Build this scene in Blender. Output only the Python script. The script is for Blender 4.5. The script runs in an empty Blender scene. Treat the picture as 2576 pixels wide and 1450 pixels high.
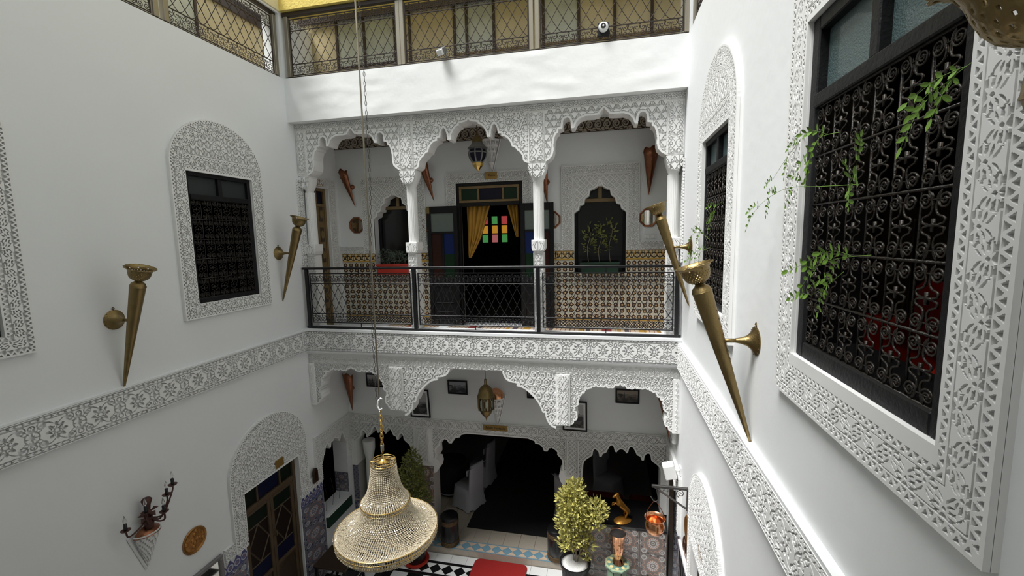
import bpy, math, random
import numpy as np
from mathutils import Vector, Matrix
R_ = random.Random(7)
PI = math.pi
sc = bpy.context.scene
col = sc.collection
# ------------------------------------------------------------------ camera
def look_matrix(yaw, pit, rol):
    F = Vector((-math.sin(yaw)*math.cos(pit), math.cos(yaw)*math.cos(pit), -math.sin(pit)))
    Rv = Vector((math.cos(yaw), math.sin(yaw), 0)); U = Rv.cross(F)
    c, s = math.cos(rol), math.sin(rol)
    R2 = c*Rv+s*U; U2 = -s*Rv+c*U
    return Matrix((R2, U2, -F)).transposed().to_4x4()
cam_d = bpy.data.cameras.new('camera'); cam = bpy.data.objects.new('camera', cam_d); col.objects.link(cam)
cam.matrix_world = look_matrix(.21597, .116879, -.021967)
cam_d.sensor_width = 36; cam_d.lens = 36*1094.51/2576; cam_d.clip_start = .05; cam_d.clip_end = 200
sc.camera = cam
# ------------------------------------------------------------------ world, sun, exposure
w = bpy.data.worlds.new('sky'); sc.world = w; w.use_nodes = True
bg = w.node_tree.nodes['Background']; bg.inputs[0].default_value = (.84, .93, 1, 1); bg.inputs[1].default_value = 1.0
sun_d = bpy.data.lights.new('sun', 'SUN'); sun_d.energy = 6.0; sun_d.angle = math.radians(24); sun_d.color = (1, 1, .99)
sun = bpy.data.objects.new('sun', sun_d); col.objects.link(sun)
sun.rotation_euler = Vector((.31, .28, -.91)).to_track_quat('-Z', 'Y').to_euler()
sc.view_settings.view_transform = 'Standard'; sc.view_settings.look = 'None'; sc.view_settings.gamma = 1
sc.view_settings.exposure = 0.0
sc.view_settings.use_curve_mapping = False
por = bpy.data.lights.new('sky_portal', 'AREA'); por.shape = 'RECTANGLE'; por.size = 6.4; por.size_y = 9; por.cycles.is_portal = True
pob = bpy.data.objects.new('sky_portal', por); col.objects.link(pob); pob.location = (-1.95, 2.2, 5.2)

# ------------------------------------------------------------------ plan (metres; camera at the origin)
XL, XR, YB, ZG, ZF = -4.92, 1.013, 6.2, -5.95, -1.57

# ------------------------------------------------------------------ helpers
def prop(o, label=None, cat=None, group=None, kind=None):
    if label: o['label'] = label
    if cat: o['category'] = cat
    if group: o['group'] = group
    if kind: o['kind'] = kind
    return o
def link(name, data, parent=None, loc=None, rot=None):
    o = bpy.data.objects.new(name, data); col.objects.link(o)
    if parent is not None: o.parent = parent
    if loc is not None: o.location = loc
    if rot is not None: o.rotation_euler = rot
    return o
def thing(name, label, cat, loc=(0, 0, 0), rz=0, group=None):
    o = link(name, None, None, loc, (0, 0, rz)); o.empty_display_size = .1
    return prop(o, label, cat, group)
def copy_tree(o, parent=None):
    c = o.copy(); col.objects.link(c); c.parent = parent
    for ch in list(o.children): copy_tree(ch, c)
    return c
def np_mesh(name, V, F, mat=None, smooth=False):
    """V (n,3) array, F (m,4) or (m,3) int array"""
    me = bpy.data.meshes.new(name)
    V = np.asarray(V, np.float32); F = np.asarray(F, np.int32)
    k = F.shape[1]
    me.vertices.add(len(V)); me.vertices.foreach_set('co', V.ravel())
    me.loops.add(F.size); me.loops.foreach_set('vertex_index', F.ravel())
    me.polygons.add(len(F)); me.polygons.foreach_set('loop_start', np.arange(len(F), dtype=np.int32)*k)
    me.polygons.foreach_set('loop_total', np.full(len(F), k, np.int32))
    me.polygons.foreach_set('use_smooth', np.full(len(F), smooth, bool))
    if mat: me.materials.append(mat)
    me.update(calc_edges=True)
    return me
class MB:
    def __init__(s): s.v = []; s.f = []
    def add(s, V, F):
        n = len(s.v); s.v += [tuple(p) for p in V]; s.f += [tuple(i+n for i in f) for f in F]; return s
    def box(s, x0, x1, y0, y1, z0, z1, T=None):
        V = [(x, y, z) for z in (z0, z1) for y in (y0, y1) for x in (x0, x1)]
        if T is not None: V = [T @ Vector(p) for p in V]
        return s.add(V, [(0, 2, 3, 1), (4, 5, 7, 6), (0, 1, 5, 4), (2, 6, 7, 3), (0, 4, 6, 2), (1, 3, 7, 5)])
    def cbox(s, x0, x1, y0, y1, z0, z1, c=.006, T=None):
        """box with chamfered edges"""
        P = []
        for sx, sy, sz in [(a, b, d) for d in (0, 1) for b in (0, 1) for a in (0, 1)]:
            X, Y, Z = (x0, x1)[sx], (y0, y1)[sy], (z0, z1)[sz]
            ix, iy, iz = (c, -c)[sx], (c, -c)[sy], (c, -c)[sz]
            P += [(X, Y+iy, Z+iz), (X+ix, Y, Z+iz), (X+ix, Y+iy, Z)]
        if T is not None: P = [T @ Vector(p) for p in P]
        q = lambda i, k: i*3+k
        F = [(q(0,0),q(4,0),q(6,0),q(2,0)), (q(1,0),q(3,0),q(7,0),q(5,0)), (q(0,1),q(1,1),q(5,1),q(4,1)), (q(2,1),q(6,1),q(7,1),q(3,1)),
             (q(0,2),q(2,2),q(3,2),q(1,2)), (q(4,2),q(5,2),q(7,2),q(6,2))]
        for a, b, k1, k2 in [(0,4,0,1),(1,5,1,0),(2,6,1,0),(3,7,0,1)]: F.append((q(a,k1),q(a,k2),q(b,k2),q(b,k1)))
        for a, b, k1, k2 in [(0,1,1,2),(2,3,2,1),(4,5,2,1),(6,7,1,2)]: F.append((q(a,k1),q(a,k2),q(b,k2),q(b,k1)))
        for a, b, k1, k2 in [(0,2,2,0),(1,3,0,2),(4,6,0,2),(5,7,2,0)]: F.append((q(a,k1),q(a,k2),q(b,k2),q(b,k1)))
        for i in range(8): F.append((q(i,0),q(i,1),q(i,2)))
        return s.add(P, F)
    def tube(s, pts, r, n=6, closed=False, r2=None):
        pts = [Vector(p) for p in pts]; N = len(pts)
        if N < 2: return s
        rs = [r]*N if r2 is None else [r+(r2-r)*i/(N-1) for i in range(N)]
        if callable(r): rs = [r(i/(N-1)) for i in range(N)]
        V = []; up = None
        for i in range(N):
            if closed: t = pts[(i+1) % N]-pts[i-1]
            else: t = pts[min(i+1, N-1)]-pts[max(i-1, 0)]
            if t.length < 1e-9: t = Vector((0, 0, 1))
            t.normalize()
            if up is None: up = Vector((0, 1, 0)) if abs(t.y) < .9 else Vector((1, 0, 0))
            a = t.cross(up)
            if a.length < 1e-6: a = t.orthogonal()
            a.normalize(); up = a.cross(t).normalized()
            for k in range(n):
                c = 2*PI*k/n; V.append(pts[i]+rs[i]*(math.cos(c)*a+math.sin(c)*up))
        F = []
        for i in range(N if closed else N-1):
            j = (i+1) % N
            for k in range(n): F.append((i*n+k, j*n+k, j*n+(k+1) % n, i*n+(k+1) % n))
        if not closed: F += [tuple(range(n)), tuple(reversed(range((N-1)*n, N*n)))]
        return s.add(V, F)
    def lathe(s, prof, n=24, T=None, skip=None, a0=0, a1=2*PI, cap=True):
        full = abs(a1-a0-2*PI) < 1e-6; m = n if full else n+1
        V = []
        for r, z in prof:
            for k in range(m):
                a = a0+(a1-a0)*k/n; V.append(Vector((r*math.cos(a), r*math.sin(a), z)))
        if T is not None: V = [T @ p for p in V]
        F = []
        for i in range(len(prof)-1):
            for k in range(n):
                if skip and skip(i, k): continue
                k2 = (k+1) % m
                F.append((i*m+k, i*m+k2, (i+1)*m+k2, (i+1)*m+k))
        if cap and full:
            if prof[0][0] > 1e-5: F.append(tuple(reversed(range(m))))
            if prof[-1][0] > 1e-5: F.append(tuple(range((len(prof)-1)*m, len(prof)*m)))
        return s.add(V, F)
    def prism(s, poly, y0, y1, T=None):
        """poly: (x,z) anticlockwise seen from -y; front at y0"""
        n = len(poly); V = [Vector((x, y0, z)) for x, z in poly]+[Vector((x, y1, z)) for x, z in poly]
        if T is not None: V = [T @ p for p in V]
        F = [tuple(range(n)), tuple(range(2*n-1, n-1, -1))]
        for i in range(n):
            j = (i+1) % n; F.append((i, i+n, j+n, j))
        return s.add(V, F)
    def mesh(s, name, mat, smooth=False):
        me = bpy.data.meshes.new(name); me.from_pydata(s.v, [], s.f)
        if smooth is True: me.polygons.foreach_set('use_smooth', [True]*len(me.polygons))
        me.materials.append(mat); me.update(); me.validate()
        if smooth == 'auto':
            me.polygons.foreach_set('use_smooth', [True]*len(me.polygons)); me.set_sharp_from_angle(angle=math.radians(38))
        return me
    def build(s, name, mat, parent=None, smooth=False, loc=None, rot=None):
        return link(name, s.mesh(name, mat, smooth), parent, loc, rot)
def Tm(origin, ex, ey, ez):
    M = Matrix.Identity(4)
    for i, a in enumerate((ex, ey, ez)):
        for k in range(3): M[k][i] = a[k]
    for k in range(3): M[k][3] = origin[k]
    return M
def axis_T(p0, d):
    d = Vector(d).normalized(); a = d.orthogonal().normalized()
    if abs(d.z) < .999: a = d.cross(Vector((0, 0, 1))).normalized()
    return Tm(p0, a, d.cross(a), d)
def smooth_path(P, k=4, closed=False):
    P = [Vector(p if len(p) == 3 else (p[0], 0, p[1])) for p in P]; out = []; n = len(P)
    for i in range(n if closed else n-1):
        a, b, c, d = (P[(i-1) % n] if closed or i else P[0]), P[i], P[(i+1) % n], (P[(i+2) % n] if closed or i+2 < n else P[-1])
        for j in range(k):
            t = j/k
            out.append(.5*((2*b)+(c-a)*t+(2*a-5*b+4*c-d)*t*t+(3*b-a-3*c+d)*t**3))
    if not closed: out.append(P[-1])
    return out
# ------------------------------------------------------------------ materials
class X:
    """node arithmetic"""
    def __init__(s, nt, k): s.nt = nt; s.k = k
    def m(s, op, b=None, c=None):
        n = s.nt.nodes.new('ShaderNodeMath'); n.operation = op
        for i, v in enumerate((s, b, c)):
            if v is None: continue
            if isinstance(v, X): s.nt.links.new(v.k, n.inputs[i])
            else: n.inputs[i].default_value = v
        return X(s.nt, n.outputs[0])
    def __add__(s, o): return s.m('ADD', o)
    def __sub__(s, o): return s.m('SUBTRACT', o)
    def __mul__(s, o): return s.m('MULTIPLY', o)
    def __truediv__(s, o): return s.m('DIVIDE', o)
    __radd__ = __add__; __rmul__ = __mul__
    def __lt__(s, o): return s.m('LESS_THAN', o)
    def __gt__(s, o): return s.m('GREATER_THAN', o)
    def abs(s): return s.m('ABSOLUTE')
    def cos(s): return s.m('COSINE')
    def sin(s): return s.m('SINE')
    def cell(s, p): return ((s*(1/p)+.5).m('FLOOR')*(-p))+s      # distance to nearest multiple of p (signed)
    def max(s, o): return s.m('MAXIMUM', o)
    def min(s, o): return s.m('MINIMUM', o)
def hyp(a, b): return (a*a+b*b).m('SQRT')
def base_mat(name, color=(.8, .8, .8), rough=.6, metal=0, spec=.5, bump=0, bscale=40, vary=0, vscale=3, trans=0, emit=None, estr=0, alpha=1, coat=0, coords='Object'):
    m = bpy.data.materials.new(name); m.use_nodes = True; nt = m.node_tree; b = nt.nodes['Principled BSDF']
    b.inputs['Base Color'].default_value = (*color, 1); b.inputs['Roughness'].default_value = rough; b.inputs['Metallic'].default_value = metal
    b.inputs['Specular IOR Level'].default_value = spec; b.inputs['Transmission Weight'].default_value = trans; b.inputs['Alpha'].default_value = alpha
    b.inputs['Coat Weight'].default_value = coat
    if emit: b.inputs['Emission Color'].default_value = (*emit, 1); b.inputs['Emission Strength'].default_value = estr
    m.diffuse_color = (*color, 1)
    tc = nt.nodes.new('ShaderNodeTexCoord')
    if vary:
        n = nt.nodes.new('ShaderNodeTexNoise'); n.inputs['Scale'].default_value = vscale; n.inputs['Detail'].default_value = 6
        nt.links.new(tc.outputs[coords], n.inputs['Vector'])
        mx = nt.nodes.new('ShaderNodeMix'); mx.data_type = 'RGBA'
        mx.inputs[6].default_value = (*[max(0, c*(1-vary)) for c in color], 1); mx.inputs[7].default_value = (*[min(1, c*(1+vary*.6)) for c in color], 1)
        nt.links.new(n.outputs[0], mx.inputs[0]); nt.links.new(mx.outputs[2], b.inputs['Base Color'])
    if bump:
        n2 = nt.nodes.new('ShaderNodeTexNoise'); n2.inputs['Scale'].default_value = bscale; n2.inputs['Detail'].default_value = 5
        nt.links.new(tc.outputs[coords], n2.inputs['Vector'])
        bp = nt.nodes.new('ShaderNodeBump'); bp.inputs['Strength'].default_value = bump; bp.inputs['Distance'].default_value = .01
        nt.links.new(n2.outputs[0], bp.inputs['Height']); nt.links.new(bp.outputs[0], b.inputs['Normal'])
    return m
def coords_of(m):
    nt = m.node_tree; tc = nt.nodes.new('ShaderNodeTexCoord'); sp = nt.nodes.new('ShaderNodeSeparateXYZ'); nt.links.new(tc.outputs['Object'], sp.inputs[0])
    return nt, X(nt, sp.outputs[0]), X(nt, sp.outputs[1]), X(nt, sp.outputs[2])
def paint(m, base, layers):
    """stack of flat printed colours: [(mask X, rgb)...]"""
    nt = m.node_tree; cur = nt.nodes.new('ShaderNodeRGB'); cur.outputs[0].default_value = (*base, 1); cur = cur.outputs[0]
    for mask, c in layers:
        mx = nt.nodes.new('ShaderNodeMix'); mx.data_type = 'RGBA'; nt.links.new(mask.k, mx.inputs[0]); nt.links.new(cur, mx.inputs[6]); mx.inputs[7].default_value = (*c, 1)
        cur = mx.outputs[2]
    nt.links.new(cur, nt.nodes['Principled BSDF'].inputs['Base Color'])
def ang(a, b):
    return a.m('ARCTAN2', b)
M = {}
M['plaster'] = base_mat('white_plaster', (.825, .835, .835), .85, bump=.25, bscale=9, vary=.03, vscale=1.3)
M['parapet'] = base_mat('cracked_white_plaster', (.84, .84, .83), .85, bump=.6, bscale=5, vary=.03)
m = M['parapet']; nt = m.node_tree; tc = nt.nodes.new('ShaderNodeTexCoord'); nz = nt.nodes.new('ShaderNodeTexNoise'); nz.noise_type = 'RIDGED_MULTIFRACTAL'; nz.inputs['Scale'].default_value = 1.6; nz.inputs['Detail'].default_value = 8
mp = nt.nodes.new('ShaderNodeMapping'); mp.inputs['Scale'].default_value = (1, 1, 2.6); nt.links.new(tc.outputs['Object'], mp.inputs[0]); nt.links.new(mp.outputs[0], nz.inputs['Vector'])
b2 = nt.nodes.new('ShaderNodeBump'); b2.inputs['Strength'].default_value = .9; b2.inputs['Distance'].default_value = .02; nt.links.new(nz.outputs[0], b2.inputs['Height'])
old = [l for l in nt.links if l.to_socket.name == 'Normal' and l.to_node.type == 'BSDF_PRINCIPLED'][0].from_node; nt.links.new(old.outputs[0], b2.inputs['Normal']); nt.links.new(b2.outputs[0], nt.nodes['Principled BSDF'].inputs['Normal'])
M['carved'] = base_mat('carved_stucco', (.82, .815, .80), .9)
M['upper'] = base_mat('yellow_stucco', (.80, .62, .16), .9, bump=.8, bscale=30, vary=.15)
M['cream'] = base_mat('cream_plaster', (.74, .66, .44), .9, bump=.4, bscale=20)
M['iron'] = base_mat('black_iron', (.008, .008, .009), .34, spec=.35)
M['midwood'] = base_mat('worn_brown_wood', (.085, .055, .028), .5, bump=.3, bscale=40, vary=.35, vscale=9)
M['wrought'] = base_mat('wrought_iron', (.020, .015, .011), .33, metal=.4, spec=.7, bump=.4, bscale=120)
M['rust'] = base_mat('brown_iron', (.035, .024, .018), .45, metal=.3)
M['blackwood'] = base_mat('black_painted_wood', (.008, .008, .009), .5, spec=.25, bump=.3, bscale=60)
M['darkwood'] = base_mat('dark_brown_wood', (.045, .026, .014), .45, bump=.3, bscale=40, vary=.3)
M['goldwood'] = base_mat('ochre_varnished_wood', (.20, .13, .05), .45, bump=.3, bscale=40, vary=.3, vscale=8)
M['brass'] = base_mat('aged_brass', (.27, .195, .085), .42, metal=1, bump=.25, bscale=70, vary=.35, vscale=9)
M['brassdark'] = base_mat('tarnished_brass', (.13, .09, .04), .45, metal=1, bump=.3, bscale=60, vary=.4, vscale=12)
M['gold'] = base_mat('polished_gold_metal', (.75, .50, .16), .25, metal=1)
M['copper'] = base_mat('copper', (.30, .125, .07), .32, metal=1, bump=.3, bscale=45, vary=.4, vscale=14)
M['copperbright'] = base_mat('polished_copper', (.78, .38, .20), .22, metal=1, bump=.1, bscale=30)
M['frost'] = base_mat('frosted_teal_glass', (.085, .13, .13), .4, bump=.6, bscale=140, coat=.2)
M['frostdark'] = base_mat('dark_frosted_glass', (.018, .024, .025), .4, bump=.5, bscale=140)
M['amber'] = base_mat('amber_frosted_glass', (.58, .49, .30), .3, bump=.4, bscale=25, vary=.35, vscale=2.2)
M['greyglass'] = base_mat('grey_frosted_glass', (.55, .57, .48), .2, bump=.4, bscale=22, vary=.4, vscale=2.8)
M['mirror'] = base_mat('mirror_glass', (.75, .72, .66), .04, metal=1)
M['crystal'] = base_mat('crystal_beads', (.68, .59, .43), .2, spec=.9, vary=.7, vscale=90)
M['darkpane'] = base_mat('black_window_pane', (.006, .006, .007), .12)
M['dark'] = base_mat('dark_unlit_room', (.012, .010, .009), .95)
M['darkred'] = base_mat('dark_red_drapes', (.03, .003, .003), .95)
M['redlacquer'] = base_mat('red_leather', (.34, .018, .012), .28, bump=.2, bscale=20)
M['redcloth'] = base_mat('red_upholstery', (.13, .006, .006), .9, bump=.4, bscale=50)
M['carpet'] = base_mat('red_carpet_pile', (.42, .018, .015), 1, bump=1, bscale=220, vary=.25, vscale=60)
M['mat'] = base_mat('black_floor_mat', (.006, .006, .006), .95, bump=.5, bscale=200)
M['whitecloth'] = base_mat('white_chair_cloth', (.46, .46, .50), .9, bump=.3, bscale=25)
M['yellowcloth'] = base_mat('mustard_curtain', (.50, .27, .04), .8, bump=.2, bscale=40)
M['blackgloss'] = base_mat('black_glossy_lacquer', (.008, .008, .009), .3)
M['goldband'] = base_mat('embossed_gold_band', (.16, .10, .045), .5, metal=.5, bump=1, bscale=90, vary=.5, vscale=60)
M['gravel'] = base_mat('white_gravel', (.82, .81, .78), .9, bump=1, bscale=60, vary=.2, vscale=50)
M['redplastic'] = base_mat('red_plastic', (.45, .03, .015), .45)
M['greenpot'] = base_mat('dark_green_planter', (.008, .035, .018), .4)
M['bark'] = base_mat('pale_bark', (.30, .24, .16), .9, bump=.5)
M['leaf'] = base_mat('variegated_leaf', (.56, .52, .15), .55, vary=.75, vscale=20)
M['leafdark'] = base_mat('box_leaf', (.17, .18, .04), .6, vary=.5, vscale=12)
M['jasmine'] = base_mat('jasmine_leaf', (.16, .30, .04), .45, vary=.4, vscale=20)
M['greyleaf'] = base_mat('grey_green_leaf', (.10, .14, .10), .7)
M['marble'] = base_mat('black_marble', (.012, .012, .013), .12, vary=.5, vscale=5, coat=.4)
M['whitetile'] = base_mat('white_floor_tile', (.84, .84, .83), .18, vary=.03)
M['blacktile'] = base_mat('black_floor_tile', (.010, .010, .011), .15)
M['beigetile'] = base_mat('beige_floor_tile', (.50, .44, .36), .3, vary=.1, vscale=12)
M['bluetile'] = base_mat('pale_blue_tile', (.20, .36, .46), .3, vary=.15, vscale=14)
M['peachtile'] = base_mat('peach_tile', (.72, .55, .40), .35, vary=.06)
M['grout'] = base_mat('grey_grout', (.42, .40, .37), .9)
M['goldenfig'] = base_mat('gilded_figurine', (.45, .20, .03), .35, metal=.7, vary=.4, vscale=30)
M['plaque'] = base_mat('brass_plaque', (.36, .22, .06), .4, metal=.6)
M['whiteplastic'] = base_mat('white_plastic', (.78, .78, .77), .35)
M['greyplastic'] = base_mat('grey_metal_housing', (.22, .22, .21), .4, metal=.4)
M['greyiron'] = base_mat('worn_grey_iron', (.09, .085, .08), .4, metal=.6, vary=.4, vscale=30)
M['ink'] = base_mat('dark_engraving', (.03, .018, .006), .6)
M['redpost'] = base_mat('beam_dark_bronze', (.06, .05, .035), .4, metal=.5)
M['panel'] = base_mat('champagne_metal_post', (.30, .27, .21), .4, metal=.4)
M['bulb'] = base_mat('clear_bulb_glass', (.9, .9, .88), .05, trans=.9)
M['doorgreen'] = base_mat('blackish_green_glass', (.004, .010, .005), .35, spec=.2); M['doorblue'] = base_mat('blackish_blue_glass', (.005, .008, .03), .35, spec=.2); M['doorbrown'] = base_mat('blackish_brown_glass', (.013, .007, .005), .35, spec=.2)
for k, c in dict(stainred=(.75, .10, .10), staingreen=(.12, .50, .14), stainamber=(.95, .45, .05), stainpink=(.75, .22, .22)).items():
    M[k] = base_mat('stained_glass_'+k[5:], c, .4, emit=c, estr=.42)
M['glassgreen'] = base_mat('dark_green_glass', (.008, .028, .012), .35, spec=.2)
M['glassblue'] = base_mat('deep_blue_glass', (.010, .022, .11), .35, spec=.2)
M['glassnavy'] = base_mat('navy_glass', (.008, .008, .022), .35, spec=.2)
M['glassbrown'] = base_mat('brown_glass', (.035, .012, .008), .35, spec=.2)
M['glassclear'] = base_mat('pale_frosted_glass', (.15, .18, .165), .35, spec=.3, bump=.4, bscale=80)

def star_tile(name, cream=(.70, .64, .52), dark=(.035, .016, .010), amber=(.52, .32, .15), grey=(.50, .51, .45), p=.1):
    m = base_mat(name, cream, .22, coat=.3); nt, x, y, z = coords_of(m)
    u = (x+p/2).cell(p); v = (z+p/2).cell(p); r = hyp(u, v); th = ang(v, u)
    rad = (th*8).cos()*(.0065*p/.1)+.0375*p/.1
    u2 = x.cell(p); v2 = z.cell(p); r2 = hyp(u2, v2); th2 = ang(v2, u2)
    cross = r2 < ((th2*4).cos()*(.012*p/.1)+.024*p/.1)
    paint(m, cream, [(cross, grey), (r < rad, dark), (r < (th*8).cos()*(.003*p/.1)+.0165*p/.1, amber), (r < .006*p/.1, (.75, .6, .4))])
    return m
M['startile'] = star_tile('star_zellige_print')
m = base_mat('arabesque_border_print', (.72, .58, .34), .25, coat=.3); nt, x, y, z = coords_of(m)
pp = .1; u = x.cell(pp)
loop = (hyp(u*1.0, z+.005) - .038).abs() < .008
stem = ((u.abs() < .007)*(z > -.03))
bud = hyp(x.cell(pp)-0, z-.045) < .012
u5 = (x+.05).cell(pp)
paint(m, (.72, .58, .34), [(loop, (.03, .02, .012)), (stem, (.03, .02, .012)), (hyp(u5, z-.02) < .02, (.50, .26, .05)), ((u5.abs()-z*.3-.01).abs() < .005, (.03, .02, .012)), (z < -.052, (.55, .33, .06)), (z > .066, (.5, .3, .06)), (bud, (.03, .02, .012))])
M['bordertile'] = m
m = base_mat('chequer_mosaic_print', (.70, .60, .45), .25); nt, x, y, z = coords_of(m)
a = ((x*40).m('FLOOR')+(z*40).m('FLOOR')).m('MODULO', 2).abs() > .5
paint(m, (.70, .6, .45), [(a, (.03, .02, .012)), (z > .055, (.5, .3, .06))])
M['cheqtile'] = m
def floral_tile(name, base, ring, rose, dot, p):
    m = base_mat(name, base, .25, coat=.3); nt, x, y, z = coords_of(m)
    r = hyp(x, z); th = ang(z, x); S = p/.45
    k = [((r*(1/S) - .15 - (th*12).cos()*.012).abs() < .006, rose), ((r*(1/S)-.085-(th*16).cos()*.008).abs() < .010, rose), ((r*(1/S)-.055).abs() < .006, ring), ((r*(1/S)-.02).abs() < .006, ring)]
    rays = ((th*16).cos() > .2)*((r*(1/S)-.072).abs() < .016); k.append((rays, ring))
    bx = x.abs()-p*.31; bz = z.abs()-p*.31; rr = hyp(bx, bz)*(1/S)
    k += [((rr-.036).abs() < .008, ring), (rr < .018, ring), (rr < .009, dot)]
    cx = x.abs()-p*.5; rc = hyp(cx, z)*(1/S); k += [((rc-.035-(ang(z, cx)*8).cos()*.006).abs() < .005, ring)]
    cz = z.abs()-p*.5; rc2 = hyp(x, cz)*(1/S); k += [((rc2-.035).abs() < .005, ring)]
    g = ((x*(62/S)).sin()*(z*(62/S)).sin()); k += [((g > .55)*(r > .175*S)*(rr > .05), dot)]
    paint(m, base, k); return m
M['floral'] = floral_tile('brown_floral_print', (.20, .165, .15), (.52, .50, .48), (.48, .27, .20), (.07, .055, .06), .45)
M['bluefloral'] = floral_tile('blue_floral_print', (.15, .15, .185), (.42, .43, .47), (.36, .20, .16), (.04, .04, .10), .40)
m = base_mat('blue_merlon_print', (.50, .51, .52), .3); nt, x, y, z = coords_of(m)
u = x.cell(.11)
paint(m, (.62, .63, .62), [((u.abs()*1.6+z) < .10, (.06, .07, .20)), ((hyp(u, z+.02)-.04).abs() < .008, (.45, .46, .52)), (hyp(u, z+.02) < .02, (.22, .14, .20)), (z < -.085, (.16, .17, .30)), (z < -.095, (.5, .5, .5))])
M['merlon'] = m
m = base_mat('striped_kilim_weave', (.66, .50, .34), .95, bump=.5, bscale=120); nt, x, y, z = coords_of(m)
pk = 1.15; u = x.cell(pk)
st = x.cell(.075).abs() < .006
paint(m, (.70, .55, .40), [(st, (.25, .09, .05)), ((x+.3).cell(.62).abs() < .035, (.10, .08, .09)), ((x+.42).cell(.62).abs() < .03, (.50, .28, .05)), (u.abs() < .07, (.28, .03, .03)), ((u.abs()+z*0+y.cell(.5).abs()) < .045, (.7, .6, .5)), ((x-.57).cell(1.9).abs() < .06, (.55, .30, .04)), ((x.cell(.3).abs() < .012)*(y.cell(.08).abs() < .02), (.1, .05, .03))])
M['kilim'] = m
def photo_print(name, tint, seed):
    m = base_mat(name, (.3, .3, .3), .35); nt, x, y, z = coords_of(m)
    n = nt.nodes.new('ShaderNodeTexNoise'); n.inputs['Scale'].default_value = 14; n.inputs['Detail'].default_value = 4; n.noise_dimensions = '4D'; n.inputs['W'].default_value = seed
    tc = nt.nodes.new('ShaderNodeTexCoord'); nt.links.new(tc.outputs['Object'], n.inputs[0])
    nn = X(nt, n.outputs[0])
    g = [tuple(c*k for c in tint) for k in (.30, .16, .07, .02)]
    hz = (nn-.5)*.10+z*1.0
    paint(m, g[0], [(hz < .03, g[1]), ((hz < .0)*(nn > .45), g[2]), ((nn > .58)*(z < .04), g[3]), (z < -.06, g[2]), ((nn > .5)*(z < -.05), g[3]), ((x+.05).abs()*8+z < .085, g[3])])
    return m
M['print1'] = photo_print('monochrome_photo_print', (1, 1.02, 1.1), 1.)
M['print2'] = photo_print('sepia_photo_print', (.9, .75, .6), 5.)
M['print3'] = photo_print('grey_photo_print', (1.3, 1.3, 1.3), 9.)
# ------------------------------------------------------------------ carved stucco: real relief, height fields of carved patterns
AA = [.008]
WG = [1.5]
def S(d, w): return np.clip((d-w*WG[0])/(AA[0]*.7)+.5, 0, 1)
def near(a, p): return a-np.round(a/p)*p
def p_frieze(s, t, hw=.165, p=.35):
    k = hw/.165; s = s/k; t = t/k
    ds = near(s, p); a = np.abs(ds); r = np.hypot(ds, t); th = np.arctan2(t, ds); at = np.abs(t)
    H = np.ones_like(s)
    H *= np.where((r > .022) & (r < .072), S(np.abs(np.sin(4*th))/4*r, .0050), 1)
    H *= S(np.abs(r-(.060+.018*np.cos(8*th))), .0055)
    H *= np.where(r < .03, S(np.abs(r-.02), .004), 1)
    H *= S(np.abs(at-(.012+.088*np.sin(PI*np.minimum(a/(p/2)+.08, 1))**.7)), .0058)
    H *= np.where(a > .085, S(np.abs(at-(.095-.06*np.sin(PI*np.clip((a-.08)/(p/2-.08), 0, 1)))), .005), 1)
    r1 = np.hypot(a-p*.30, at-.088); H *= np.where(r1 < .045, S(np.abs(r1-.030), .0050), 1)*S(np.abs(r1-.010), .0040)
    r2 = np.hypot(a-p/2, t); th2 = np.arctan2(t, a-p/2)
    H *= np.where(r2 < .05, S(np.abs(np.sin(2*th2))/2*r2, .0060), 1)*S(np.abs(r2-.052), .005)
    r3 = np.hypot(a-p/2, at-.085); H *= S(np.abs(r3-.022), .0055)
    H *= S(np.abs(at-.124), .0042)*S(np.abs(at-.158), .0042)
    q = near(s, .10)
    H *= np.where((at > .13) & (at < .152), S(np.abs(np.abs(q)*.35-np.abs(at-.141)-.004), .0036), 1)
    return H
def p_leaf(s, t, hw, p=.17):
    """flat band incised with fans of curved leaf-shaped cuts around nodes that alternate across the band"""
    p = max(p*hw/.05, .10) if hw < .045 else p
    H = np.ones_like(s)
    dA = (near(s, p), t-.42*hw); dB = (near(s-p/2, p), t+.42*hw)
    rA = np.hypot(*dA); rB = np.hypot(*dB); useA = rA < rB
    ds = np.where(useA, dA[0], dB[0]); dt = np.where(useA, dA[1], -dB[1])
    r = np.hypot(ds, dt); th = np.arctan2(dt, np.abs(ds))
    R1 = p*.36
    for k, th0 in enumerate((-1.35, -.80, -.25, .30, .85, 1.40)):
        r0 = (.20 if k % 2 else .30)*R1; r1 = R1*(1.0, .8, 1.05, .85, .95, .6)[k]
        q = np.clip((r-r0)/(r1-r0), 0, 1)
        d = np.abs(th-th0+.75*(r/R1)**1.5*(1 if k > 2 else -.6))*r
        H = np.minimum(H, np.where((r > r0) & (r < r1), S(d-.0042*np.sin(PI*q)*(hw/.05)**.5, .0008), 1))
    H = np.minimum(H, S(np.abs(ds)+np.abs(dt)-.10*p*.6, .0))
    edge = np.abs(rA-rB); H = np.minimum(H, np.where((np.minimum(rA, rB) > .34*p) & (np.abs(t) < hw*.8), S(edge*.5, .0022), 1))
    return np.where(np.abs(t) > hw, 1, H)*S(np.abs(np.abs(t)-hw), .003)
def p_chain(s, t, wd, p=.042):
    """t from 0 to wd"""
    tri = np.abs(near(s, p))/(p/2)*wd
    d = np.abs(t-tri)
    return np.where((t > 0) & (t < wd), 1-S(d, .26*wd), 1)
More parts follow.
